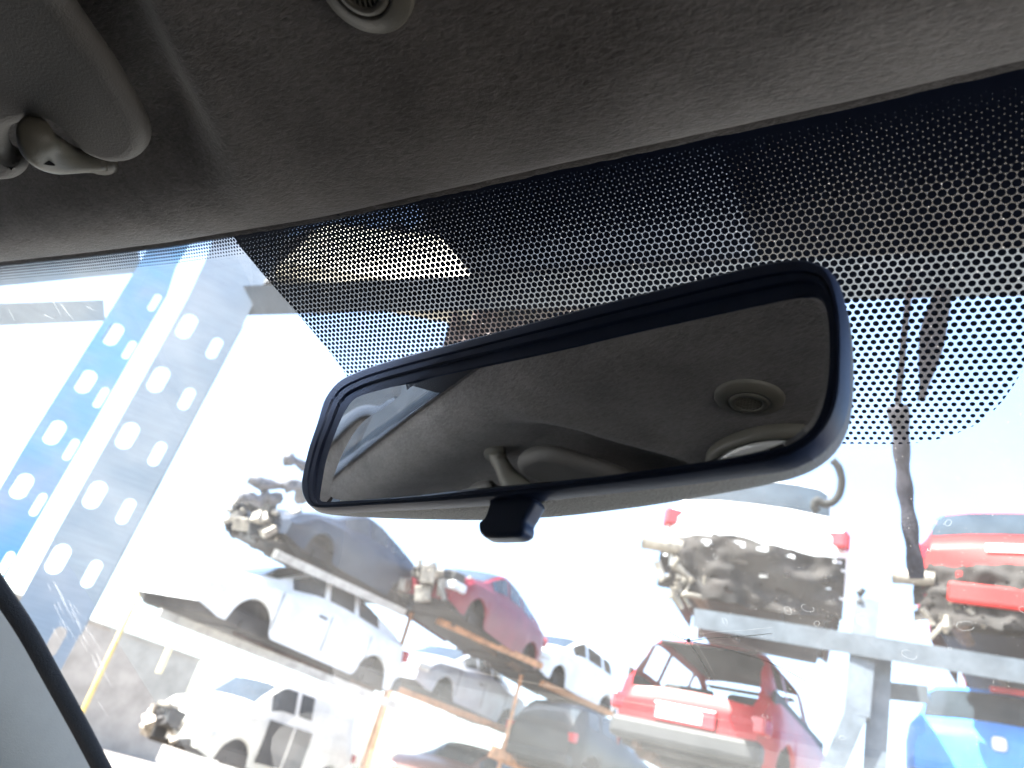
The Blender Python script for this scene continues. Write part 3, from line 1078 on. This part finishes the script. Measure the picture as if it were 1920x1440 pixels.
M['auto_glass'] = mat('tinted_glass', (.03, .04, .05), .12, 0, vary=.3, scale=3, spec=.3)
M['under'] = mat('underbody', (.017, .015, .014), .85, vary=.5, scale=7, col2=(.032, .026, .024))
M['tail'] = mat('tail_lamp', (.38, .012, .02), .2, 0, vary=.15, scale=8, spec=.8)
M['lampw'] = mat('headlamp', (.55, .56, .57), .15, 0, vary=.25, scale=14, spec=.9)
M['tyre'] = mat('tyre_rubber', (.02, .02, .02), .85, vary=.2)
M['alu'] = mat('bare_metal', (.30, .27, .23), .5, .4, vary=.6, scale=9)
M['plate'] = mat('number_plate', (.75, .74, .70), .5, vary=.08, scale=30)
M['trim'] = mat('unpainted_bumper', (.022, .022, .023), .6, vary=.25, scale=6)


def car(name, kind, col, pos, yaw, label, group, tilt=0.0, pitch=0.0, scale=1.0, rear_open=False, side_open=False, engine=False, tail=True, bumper_off=False, extra=None, glass=True, cat='car', arches=True):
    sp = SPEC[kind]
    L_, W = sp['L'], sp['W']
    root = bpy.data.objects.new(name, None)
    COL.objects.link(root)
    root.location = pos
    root.rotation_euler = (tilt, pitch, yaw)
    root.scale = (scale, scale, scale)
    tag(root, label, cat, group)
    rnd = random.Random(hash(label) % 1000 if False else sum(map(ord, label)))
    n = 72
    xs = [-L_ / 2 + L_ * i / n for i in range(n + 1)]

    def bot(x):
        e = abs(x) / (L_ / 2)
        z = .26 + .10 * max(0, e - .86) / .14
        if arches:
            for xa, r in sp['arch']:
                d = abs(x - xa)
                if d < r: z = max(z, .28 + math.sqrt(r * r - d * d))
        return z

    def section(x):
        e = abs(x) / (L_ / 2)
        w = W / 2 * (1 - .16 * max(0, (e - .72) / .28) ** 2.2)
        zt = smooth_tab(sp['top'], x); zb = min(smooth_tab(sp['belt'], x, .05), zt - .02)
        z0 = bot(x)
        k = max(0, min(1, (zt - zb) / .34))
        zm = max(z0 + .02, .55)
        zb = max(zb, zm + .03)
        zt = max(zt, zb + .02)
        h = zt - zb
        return [(w * .95, z0), (w * (.995 if arches else .99), zm), (w * 1.0, zm + (zb - zm) * .6), (w * .965, zb), (w * (.92 - .06 * k), zb + h * .30), (w * (.90 - .16 * k), zb + h * .86), (w * (.78 - .12 * k), zt - .012), (w * .40, zt + .012), (0, zt + .018)]
    bm = bmesh.new()
    rows = []
    for x in xs:
        s = section(x)
        pts = [(x, y, z) for y, z in s] + [(x, -y, z) for y, z in s[-2::-1]]
        rows.append([bm.verts.new(p) for p in pts])
    m = len(rows[0])
    gp = bmesh.new()
    glass_sets = {}

    def want(i, j):
        xm = (xs[i] + xs[i + 1]) / 2
        jj = j if j < 8 else m - 2 - j
        if jj == 4:
            for q in sp['side']:
                if q[0] < xm < q[1]: return ('side_window', q, j < 8)
        if sp['rear'][0] < xm < sp['rear'][1] and (jj >= 6 or jj == 5): return ('rear_window', 0, 0)
        if sp['front'][0] < xm < sp['front'][1] and jj >= 6: return ('windscreen', 0, 0)
        return None
    for i in range(n):
        for j in range(m - 1):
            q = (rows[i][j], rows[i][j + 1], rows[i + 1][j + 1], rows[i + 1][j])
            wv = want(i, j)
            if wv and ((wv[0] == 'rear_window' and rear_open) or (wv[0] == 'side_window' and side_open) or not glass):
                continue
            bm.faces.new(q)
            if wv: glass_sets.setdefault(wv, []).append([v.co.copy() for v in q])
    bm.faces.new(rows[0]); bm.faces.new(rows[-1][::-1])
    bmesh.ops.recalc_face_normals(bm, faces=bm.faces)
    body = from_bm('body', bm, col, None, True)
    body.parent = root

    def part(nm, bm_, m_, smooth=False, par=None):
        o = from_bm(nm, bm_, m_, None, smooth)
        o.parent = par or root
        return o
    for key, fs in glass_sets.items():
        b2 = bmesh.new()
        for q in fs:
            c = sum(q, Vector()) / 4
            nn = (q[1] - q[0]).cross(q[2] - q[1])
            if nn.dot(Vector((c.x * .1, c.y, c.z - .8))) < 0: nn = -nn
            nn.normalize()
            b2.faces.new([b2.verts.new(v + nn * .006) for v in q])
        bmesh.ops.remove_doubles(b2, verts=b2.verts, dist=.004)
        part(key[0], b2, M['auto_glass'], True)
    # underbody: floor pan, axles, exhaust, fuel tank
    b2 = bmesh.new()
    box(b2, (0, 0, .36), (L_ * .93, W * .80, .22), None, .03)
    box(b2, (L_ * .33, 0, .52), (L_ * .26, W * .62, .30), None, .05)
    for xa, r in sp['arch']:
        box(b2, (xa, 0, .30), (.12, W * .86, .10))
    box(b2, (-L_ * .30, .1, .27), (.7, .8, .16), None, .04)
    part('underbody', b2, M['under'])
    b2 = bmesh.new()
    tube(b2, [(1.0, .25, .24), (0, .3, .22), (-1.0, .3, .24), (-L_ * .42, .46, .27), (-L_ * .5 + .05, .48, .27)], [.035, .035, .035, .04, .035], 8)
    tube(b2, [(-L_ * .30, .42, .25), (-L_ * .44, .44, .25)], .095, 12)
    part('exhaust', b2, M['rust'])
    b2 = bmesh.new()
    box(b2, (-.35, 0, .62), (L_ * .52, W * .80, .26))
    for s in (-.36, .36):
        box(b2, (.15, s, .86), (.16, .46, .56), Matrix.Rotation(R(-12), 3, 'Y'), .04)
        box(b2, (-.85, s, .84), (.16, .56, .50), Matrix.Rotation(R(-14), 3, 'Y'), .04)
    part('seats', b2, M['cabin'])
    if tail:
        for s in (-1, 1):
            b2 = bmesh.new()
            zt = sp['belt'][0][1]
            box(b2, (-L_ / 2 + .07, s * W * .40, zt - .04 + .06), (.14, .26, .17), Matrix.Rotation(s * R(18), 3, 'Z'), .03)
            part('tail_lamp', b2, M['tail'])
            b2 = bmesh.new()
            box(b2, (L_ / 2 - .13, s * W * .36, sp['belt'][-1][1] + .07), (.30, .36, .15), Matrix.Rotation(-s * R(22), 3, 'Z'), .04)
            part('headlamp', b2, M['lampw'])
    if bumper_off:
        # bumper is gone: crash bar and torn brackets show
        b2 = bmesh.new()
        box(b2, (-L_ / 2 + .02, 0, .50), (.10, W * .78, .12), None, .02)
        for k in range(9):
            box(b2, (-L_ / 2 + .03, (k - 4) * W * .09 + rnd.uniform(-.03, .03), .60 + rnd.uniform(-.03, .06)), (.07, rnd.uniform(.04, .10), rnd.uniform(.04, .10)), None, .008)
        part('crash_bar', b2, M['under'])
        # torn rear end: lumpy, ragged sheet metal with bits hanging out
        b2 = bmesh.new()
        gy, gz_ = 46, 22
        vv = []
        for a in range(gy + 1):
            fy = a / gy - .5
            zt_ = .66 - .05 * abs(fy) * 2 + .05 * noise.noise((fy * 7, 1.3, L_ + W + pos[0]))
            zb_ = .10 + .07 * noise.noise((fy * 9, 4.1, pos[0])) + .10 * max(0, abs(fy) - .3) * 4
            col_ = []
            for c in range(gz_ + 1):
                z = zb_ + (zt_ - zb_) * c / gz_
                y = fy * W * .93
                dx = .10 * noise.noise((y * 3.2, z * 5, pos[1])) + .05 * noise.noise((y * 9, z * 11, pos[1])) + .10 * (1 - c / gz_)
                col_.append(b2.verts.new((-L_ / 2 - .16 + dx + .9 * fy * fy * .6, y, z)))
            vv.append(col_)
        for a in range(gy):
            for c in range(gz_):
                if noise.noise((a * .35, c * .5, pos[0])) < -.42: continue
                b2.faces.new((vv[a][c], vv[a + 1][c], vv[a + 1][c + 1], vv[a][c + 1]))
        part('rear_panel', b2, M['under'], True)
        b2 = bmesh.new()
        for k in range(9):
            y = rnd.uniform(.15, .47) * W
            z = rnd.uniform(.14, .5)
            p0 = Vector((-L_ / 2 - .06, y, z))
            tube(b2, [p0, p0 + Vector((.02, rnd.uniform(-.1, .1), rnd.uniform(-.16, .02))), p0 + Vector((.05, rnd.uniform(-.2, .1), rnd.uniform(-.22, -.06)))], [rnd.uniform(.02, .045), rnd.uniform(.02, .05), .02], 8)
        part('torn_bracket', b2, M['alu'])
        b2 = bmesh.new()
        tube(b2, [(-L_ / 2 - .04, W * .34, .52), (-L_ / 2 - .05, W * .56, .53)], [.07, .075], 14)
        part('silencer', b2, M['alu'])
    else:
        b2 = bmesh.new()
        box(b2, (-L_ / 2 + .05, 0, .40), (.22, W * .90, .20), None, .05)
        part('rear_bumper', b2, M['trim'])
    if engine:
        b2 = bmesh.new()
        for k in range(26):
            box(b2, (L_ / 2 - rnd.uniform(-.22, .55), rnd.uniform(-.62, .62), rnd.uniform(.34, .86)), [rnd.uniform(.06, .30) for _ in range(3)], Matrix.Rotation(rnd.uniform(0, 3), 3, Vector((rnd.random(), rnd.random(), 1)).normalized()), .015)
        part('engine_parts', b2, M['alu'])
        b2 = bmesh.new()
        for k in range(16):
            box(b2, (L_ / 2 - rnd.uniform(-.18, .45), rnd.uniform(-.62, .62), rnd.uniform(.30, .80)), [rnd.uniform(.06, .34) for _ in range(3)], Matrix.Rotation(rnd.uniform(0, 3), 3, Vector((rnd.random(), rnd.random(), 1)).normalized()), .02)
        part('engine_housing', b2, M['trim'])
    if extra: extra(part, root, sp)
    return root


def pix(u, v, d): return at_dist(u, v, d)


G1 = 'scrap cars on the left racks'
G2 = 'scrap cars on the racks ahead'
Y1 = R(-90)


def door_gap(part, root, sp):
    for s in (-1, 1):
        for x in (.95, -.06, -.98):
            b2 = bmesh.new()
            box(b2, (x, s * (sp['W'] / 2 + .001), .62), (.012, .006, .5))
            part('door_gap', b2, M['dark_hole'])
        b2 = bmesh.new()
        box(b2, (.12, s * (sp['W'] / 2 + .004), .80), (.16, .025, .03), None, .008)
        part('door_handle', b2, M['trim'])


def open_doors(part, root, sp):
    for x0, x1 in ((-.42, .06), (.14, .80)):
        b2 = bmesh.new()
        box(b2, ((x0 + x1) / 2, sp['W'] / 2 + .004, .74), (x1 - x0, .012, .72), None, .0)
        part('door_shade_panel', b2, M['dark_hole'])  # dark panel laid on the side, painting in the shaded interior


# left racks, receding along the lane
A2 = car('scrap_car', 'coupe', paint('white_paint', (.72, .73, .74)), (-8.77, 8.52, 2.06), R(-92), 'white hatchback without wheels on the middle level of the nearest left rack', G1, extra=door_gap)
A3 = car('scrap_car', 'coupe', paint('dark_blue_paint', (.016, .026, .048)), (-8.55, 8.75, 3.34), R(-86), 'crushed dark blue car with torn front end at the top of the nearest left rack', G1, engine=True, tail=False, pitch=R(2), scale=.84)
A1 = car('scrap_car', 'van', paint('cream_paint', (.74, .72, .66)), (-11.9, 12.0, .42), R(-89), 'cream white van with its doors off at the bottom of the nearest left rack', G1, extra=open_doors, engine=True)
B3 = car('scrap_car', 'coupe', paint('crimson_paint', (.17, .010, .022)), (-7.99, 12.0, 3.42), R(-84), 'crimson hatchback with no bumper on the top level of the second left rack', G1, engine=True)
B2 = car('scrap_car', 'sedan', paint('silver_paint', (.40, .43, .50)), (-9.80, 14.7, 2.52), R(-91), 'silver saloon on the level below the crimson hatchback', G1, extra=door_gap)
B1 = car('scrap_car', 'hatch', paint('maroon_paint', (.16, .07, .06)), pix(850, 1545, 18.0), R(-92), 'maroon car with a broken windscreen at the bottom of the second left rack', G1)
C3 = car('scrap_car', 'hatch', paint('white_paint', (.72, .73, .74)), (-8.22, 16.28, 3.45), R(-92), 'white car with open door frames on top of the farthest left rack', G1, side_open=True)
C2 = car('scrap_car', 'hatch', paint('black_paint', (.012, .013, .016)), pix(1088, 1492, 17.5), R(84), 'black hatchback with red tail lamps below the white car on the farthest left rack', G1)


# racks ahead
def plate(part, root, sp):
    b2 = bmesh.new()
    box(b2, (-sp['L'] / 2 - .02, 0, .60), (.03, .62, .17), None, .01)
    part('plate_recess', b2, M['tail'])
    b2 = bmesh.new()
    box(b2, (-sp['L'] / 2 - .037, .05, .59), (.012, .46, .10), None, .004)
    part('number_plate', b2, M['plate'])


def red_rear(part, root, sp):
    plate(part, root, sp)
    b2 = bmesh.new()
    for k in range(12):
        x = -1.50 + k * .16
        box(b2, (x, 0, min(lin(sp['top'], x), 1.47) - .035), (.165, sp['W'] * .62, .02))
    for sd in (-1, 1):
        box(b2, (-.45, sd * sp['W'] * .455, .80), (2.5, .03, .46))
    part('inner_lining', b2, M['trim'])
    b2 = bmesh.new()
    box(b2, (-1.55, 0, .74), (.5, sp['W'] * .80, .04))
    part('boot_floor', b2, M['trim'])


def third_lamp(part, root, sp):
    b2 = bmesh.new()
    box(b2, (-1.66, -.18, 1.40), (.05, .50, .06), None, .01)
    part('brake_lamp', b2, M['tail'])
    b2 = bmesh.new()
    box(b2, (-sp['L'] / 2 - .02, 0, .84), (.03, .12, .12), None, .03)
    part('badge_and_glint', b2, M['plate'])  # white block painting the highlight on the blue tailgate


def badge_and_glint(part, root, sp):
    b2 = bmesh.new()
    box(b2, (-sp['L'] / 2 - .12, -.16, .34), (.06, sp['W'] * .74, .20), Matrix.Rotation(R(4), 3, 'X'), .03)
    part('bumper_skin', b2, paint('bright_red_paint', (.42, .020, .018)))
    b2 = bmesh.new()
    box(b2, (-sp['L'] / 2 - .012, -.02, .86), (.02, .34, .08), None, .01)
    part('badge_and_glint', b2, M['plate'])


D1 = car('scrap_car', 'open_hatch', paint('red_paint', (.36, .012, .016)), (-2.34, 9.75, 1.80), R(89), 'red hatchback with its rear window missing on the rack ahead', G2, glass=False, rear_open=True, extra=red_rear)
D2 = car('scrap_car', 'hatch', paint('white_paint', (.72, .73, .74)), (-1.97, 8.48, 3.26), R(101), 'white car with bare dark underside on the rack above the red hatchback', G2, bumper_off=True, pitch=R(-6))
E2 = car('scrap_car', 'hatch', paint('bright_red_paint', (.42, .020, .018)), (.53, 9.87, 3.53), R(84), 'bright red car with its bumper torn off at the right edge, upper rack level', G2, bumper_off=True, extra=badge_and_glint)
E1 = car('scrap_car', 'hatch', paint('blue_paint', (.06, .27, .74)), (.29, 10.8, 2.01), R(88), 'blue car at the right edge below the bright red one', G2, tail=False, extra=third_lamp)

# car on the rack level over our bonnet
OC = at_z(1245, 476, 2.36) + Vector((.86, .02, 0))
O1 = car('scrap_car', 'hatch', paint('night_blue_paint', (.09, .13, .20)), (OC.x + .25, OC.y - 1.52, 2.28), R(-81), 'dark car on the rack overhead, only its underside showing through the dots', 'scrap cars overhead')
bm = bmesh.new()
pa = at_z(872, 500, 2.345); pb = at_z(1395, 474, 2.345)
for k in range(7):
    xk = pa.x + (pb.x + .02 - pa.x) * (k + .5) / 7
    box(bm, (xk, BP0.y - .25, 2.352 + .003 * (k % 2)), ((pb.x - pa.x) / 7 + .012, 1.2, .012))
tag(from_bm('rack_deck', bm, mat('deck_sheet', (.20, .24, .31), .6, .1, vary=.3, scale=4)), 'grey ribbed deck sheet of the overhead rack between the bumper piece and the dark car', 'rack deck')
bm = bmesh.new()
pc = at_z(640, 425, 2.75)
wavy(bm, 1.34, .50, .03, .05, .012)
o = from_bm('tarpaulin', bm, mat('dark_tarpaulin', (.02, .026, .045), .7, vary=.3, scale=8))
o.location = pc + Vector((0, .15, 0)); o.rotation_euler = (R(-25), R(6), 0)
tag(o, 'dark folded tarpaulin behind the beige bumper piece overhead', 'tarpaulin')
BPc = at_z(700, 482, 2.52)
bm = bmesh.new()
box(bm, (.05, 0, 0), (.86, .12, .32), None, .06)
o = from_bm('loose_bumper', bm, mat('beige_bumper', (.62, .55, .44), .5, vary=.15, scale=9))
o.location = BPc + Vector((0, .06, 0)); o.rotation_euler = (R(-12), R(10), R(8))
tag(o, 'loose beige bumper piece lying on the rack beam overhead', 'bumper')
bm = bmesh.new()
p0, p1 = at_z(836, 600, 2.22), at_z(1060, 590, 2.22)
wavy(bm, .44, .34, .02, .012, .03)
o = from_bm('torn_carpet', bm, mat('maroon_panel', (.09, .05, .055), .6, vary=.3, scale=9))
o.location = (p0 + p1) / 2 + Vector((0, .10, -.03)); o.rotation_euler = (0, R(-3), R(6))
tag(o, 'dark maroon carpet scrap hanging under the overhead rack beam behind the mirror', 'carpet')

# ------------------------------------------------------------------ racks ahead: post, brace and beam
BY = 6.0
rack = empty('steel_rack', (at_y(1640, 1300, BY).x, BY, 0), 0, 'grey steel rack frame with post and long beam in front of the red cars', 'rack')
bm = bmesh.new()
bar(bm, at_y(1627, 1122, BY), at_y(1606, 1340, BY), .165, .10)
pb = at_y(1562, 1440, BY); pt = at_y(1608, 1330, BY)
bar(bm, pt, pt + (pb - pt) * 2.2, .14, .08)
from_bm('post', bm, M['steel'], rack)
bm = bmesh.new()
p1, p2 = at_y(1652, 1225, BY + .12), at_y(1640, 1440, BY + .12)
p2 = p1 + (p2 - p1) * ((p1.z) / (p1.z - p2.z))
bar(bm, p1, p2, .145, .12)
from_bm('rear_post', bm, mat('shaded_steel_paint', (.12, .145, .175), .55, .2, vary=.25, scale=8), rack)
bm = bmesh.new()
bar(bm, at_y(1300, 1158, BY - .06), at_y(1985, 1270, BY - .06), .145, .12)
from_bm('cross_beam', bm, M['steel'], rack)
bm = bmesh.new()
bar(bm, at_y(1655, 1294, BY + .3), at_y(1740, 1303, BY + .3), .12, .08)
from_bm('short_beam', bm, M['steel'], rack)
bm = bmesh.new()
tube(bm, [at_y(1613, 1130, BY), at_y(1612, 1112, BY), at_y(1618, 1104, BY)], .03, 8)
from_bm('lock_hook', bm, M['trim'], rack)

# rails under the left cars
GR = 'orange rack rails on the left'
for lab, pts, w_ in (('orange rail under the crimson hatchback', ((826, 1166, 13.6), (1018, 1250, 15.5)), .11),
                     ('orange rail under the silver saloon', ((738, 1290, 15.2), (1000, 1388, 17.6)), .12),
                     ('orange rail under the white car on the farthest rack', ((1020, 1283, 16.5), (1150, 1340, 18.2)), .12),
                     ('orange rail under the black hatchback', ((925, 1410, 16), (1060, 1470, 17.2)), .22)):
    bm = bmesh.new()
    (u0, v0, d0), (u1, v1, d1) = pts
    bar(bm, at_dist(u0, v0, d0), at_dist(u1, v1, d1), w_, .12)
    tag(from_bm('rack_rail', bm, M['orange']), lab, 'rail', GR)
for lab, (u0, v0), (u1, v1), d in (('orange rack post at the front of the crimson hatchback', (778, 1130), (700, 1345), 13.9), ('orange rack post in front of the silver saloon', (735, 1290), (690, 1440), 15.0), ('orange rack post beside the white car on the farthest rack', (978, 1265), (915, 1440), 16.3)):
    bm = bmesh.new()
    p = at_dist(u0, v0, d)
    bar(bm, p, (p.x, p.y, 0), .07, .07)
    tag(from_bm('rack_post', bm, M['orange']), lab, 'rack post', 'orange rack posts on the left')
# pale rails under the nearest left stack
for lab, pts in (('pale rail under the white hatchback', ((300, 1150, 11.2), (760, 1330, 12.6))), ('pale rail under the crushed dark blue car', ((520, 1040, 11.0), (760, 1150, 13.0)))):
    bm = bmesh.new()
    (u0, v0, d0), (u1, v1, d1) = pts
    bar(bm, at_dist(u0, v0, d0), at_dist(u1, v1, d1), .12, .10)
    tag(from_bm('rack_rail', bm, mat('pale_rail', (.45, .43, .40), .6, vary=.3, scale=6)), lab, 'rail', 'pale rack rails on the left')

# torn wiring and brackets at the nose of the crushed car
bm = bmesh.new()
rnd = random.Random(3)
for (u0, v0), (u1, v1), w_ in (((470, 893), (560, 915), .17), ((455, 940), (520, 930), .2), ((525, 862), (585, 880), .15), ((540, 905), (575, 935), .2), ((480, 905), (500, 930), .12)):
    p, q = at_dist(u0, v0, 10.2), at_dist(u1, v1, 10.4)
    pts = [p.lerp(q, k / 5) + Vector((rnd.uniform(-.05, .05), rnd.uniform(-.05, .05), rnd.uniform(-.06, .06))) for k in range(6)]
    tube(bm, pts, [w_ * rnd.uniform(.25, .6) for _ in pts], 7)
o = from_bm('torn_parts', bm, mat('torn_metal', (.12, .12, .14), .6, .2, vary=.5, scale=9), None, True)
o.parent = A3; o.matrix_parent_inverse = Matrix.Identity(4)
bpy.context.view_layer.update()
o.matrix_parent_inverse = A3.matrix_world.inverted()

bm = bmesh.new()
box(bm, (-3.4, -2.2, 2.0), (.3, 6.4, 4.0))  # wall added to block the sky reflected at the mirror's left end
for k in range(20):
    box(bm, (-3.235, -5.25 + k * .32, 2.0), (.05, .14, 3.9))
tag(from_bm('backdrop_wall', bm, mat('backdrop_paint', (.085, .095, .10), .6, vary=.25, scale=1.5)), 'grey ribbed container wall added left of the car to block the sky in the mirror', 'backdrop')

# ------------------------------------------------------------------ wall, pole, straps, hose
bm = bmesh.new()
p, q = at_z(150, 1160, 2.6), at_z(372, 1238, 2.6)
d = (q - p).normalized()
p = p - d * 4; 
cen2 = (p + q) / 2
box(bm, (cen2.x, cen2.y, 1.3), ((q - p).length, .2, 2.6), Matrix.Rotation(math.atan2(d.y, d.x), 3, 'Z'))
box(bm, (cen2.x, cen2.y, 2.63), ((q - p).length + .1, .28, .06), Matrix.Rotation(math.atan2(d.y, d.x), 3, 'Z'))
tag(from_bm('yard_wall', bm, mat('rendered_wall', (.36, .33, .29), .9, vary=.2, scale=2)), 'beige rendered yard wall behind the yellow pole', 'wall')
p = at_dist(228, 1180, 12.0)
bm = bmesh.new()
q = at_dist(290, 1050, 12.0); r0 = at_dist(171, 1300, 12.0)
tube(bm, [r0 + (r0 - q) * .5, r0, q], .032, 12)
tag(from_bm('yellow_pole', bm, mat('yellow_paint', (.62, .47, .16), .5, vary=.15, scale=10), None, True), 'thin yellow pole leaning in front of the beige wall', 'pole')
bm = bmesh.new()
q = at_dist(322, 1205, 17); r0 = at_dist(297, 1262, 17)
tube(bm, [r0, q], .06, 10)
tag(from_bm('short_post', bm, mat('pale_yellow', (.6, .52, .3), .5, vary=.15)), 'short pale post against the beige wall', 'post')

M['strap'] = mat('woven_strap', (.045, .042, .06), .85, vary=.35, scale=60, bump=.5, bscale=200)
SD = 1.75
st = empty('hanging_strap', at_dist(1700, 800, SD), 0, 'dark lashing strap hanging from the overhead beam at the right', 'strap')
bm = bmesh.new()
pts = [at_dist(u, v, SD) for u, v in ((1706, 520), (1703, 560), (1696, 620), (1690, 690), (1684, 750), (1684, 790))]
tube(bm, spline(pts, 24, False), .0065, 8, .6)
from_bm('thin_cord', bm, M['strap'], st, True)
bm = bmesh.new()
pts = [at_dist(u, v, SD) for u, v in ((1682, 760), (1688, 800), (1691, 860), (1698, 930), (1708, 1000), (1716, 1060), (1719, 1085))]
tube(bm, spline(pts, 30, False), [.021 - .006 * min(1, k / 8) + .002 * math.sin(k) for k in range(30)], 10, .5)
from_bm('strap_end', bm, M['strap'], st, True)
bm = bmesh.new()
pts = [at_dist(u, v, SD) for u, v in ((1772, 540), (1760, 580), (1752, 610), (1744, 660), (1735, 710), (1727, 752))]
tube(bm, spline(pts, 20, False), [.008 + .016 * math.sin(math.pi * min(1, k / 19 + .12)) for k in range(20)], 10, .5)
from_bm('ratchet', bm, M['strap'], st, True)

HD = (D2.location - EYE).length - 1.9
bm = bmesh.new()
pts = [at_dist(u, v, HD) for u, v in ((1560, 862), (1572, 876), (1578, 900), (1574, 925), (1562, 941), (1545, 945), (1532, 938), (1527, 950), (1534, 960))]
tube(bm, spline(pts, 40, False), .034, 10)
tag(from_bm('rubber_hose', bm, M['tyre'], None, True), 'curled black hose sticking out above the white car on the rack ahead', 'hose')
#EXTERIOR END

# ------------------------------------------------------------------ world, sun, output
w = bpy.data.worlds.new('World')
SC.world = w
w.use_nodes = True
nt = w.node_tree
sky = nt.nodes.new('ShaderNodeTexSky')
sky.sky_type = 'NISHITA'
sky.sun_disc = False
SUN_EL, SUN_AZ = R(50), math.atan2(-.50, -.62)      # azimuth as atan2(x, y): behind and to the left
sky.sun_elevation = SUN_EL
sky.sun_rotation = SUN_AZ
sky.air_density = 1.0
sky.dust_density = 2.5
nt.links.new(sky.outputs[0], nt.nodes['Background'].inputs[0])
nt.nodes['Background'].inputs[1].default_value = .12
sd = bpy.data.lights.new('sun', 'SUN')
so = bpy.data.objects.new('sun', sd)
COL.objects.link(so)
sd.energy = 4.5
sd.angle = R(.53)
sd.color = (1, .95, .87)
dirv = Vector((math.sin(SUN_AZ) * math.cos(SUN_EL), math.cos(SUN_AZ) * math.cos(SUN_EL), math.sin(SUN_EL)))
so.rotation_euler = dirv.to_track_quat('Z', 'Y').to_euler()
so.location = dirv * 50
vs = SC.view_settings
vs.view_transform = 'Standard'
vs.look = 'None'
vs.exposure = 2.8
vs.gamma = 1.0
vs.use_curve_mapping = False
SC.render.engine = 'CYCLES'
SC.cycles.use_denoising = True
SC.cycles.max_bounces = 10
SC.cycles.transparent_max_bounces = 24
SC.cycles.sample_clamp_indirect = 8
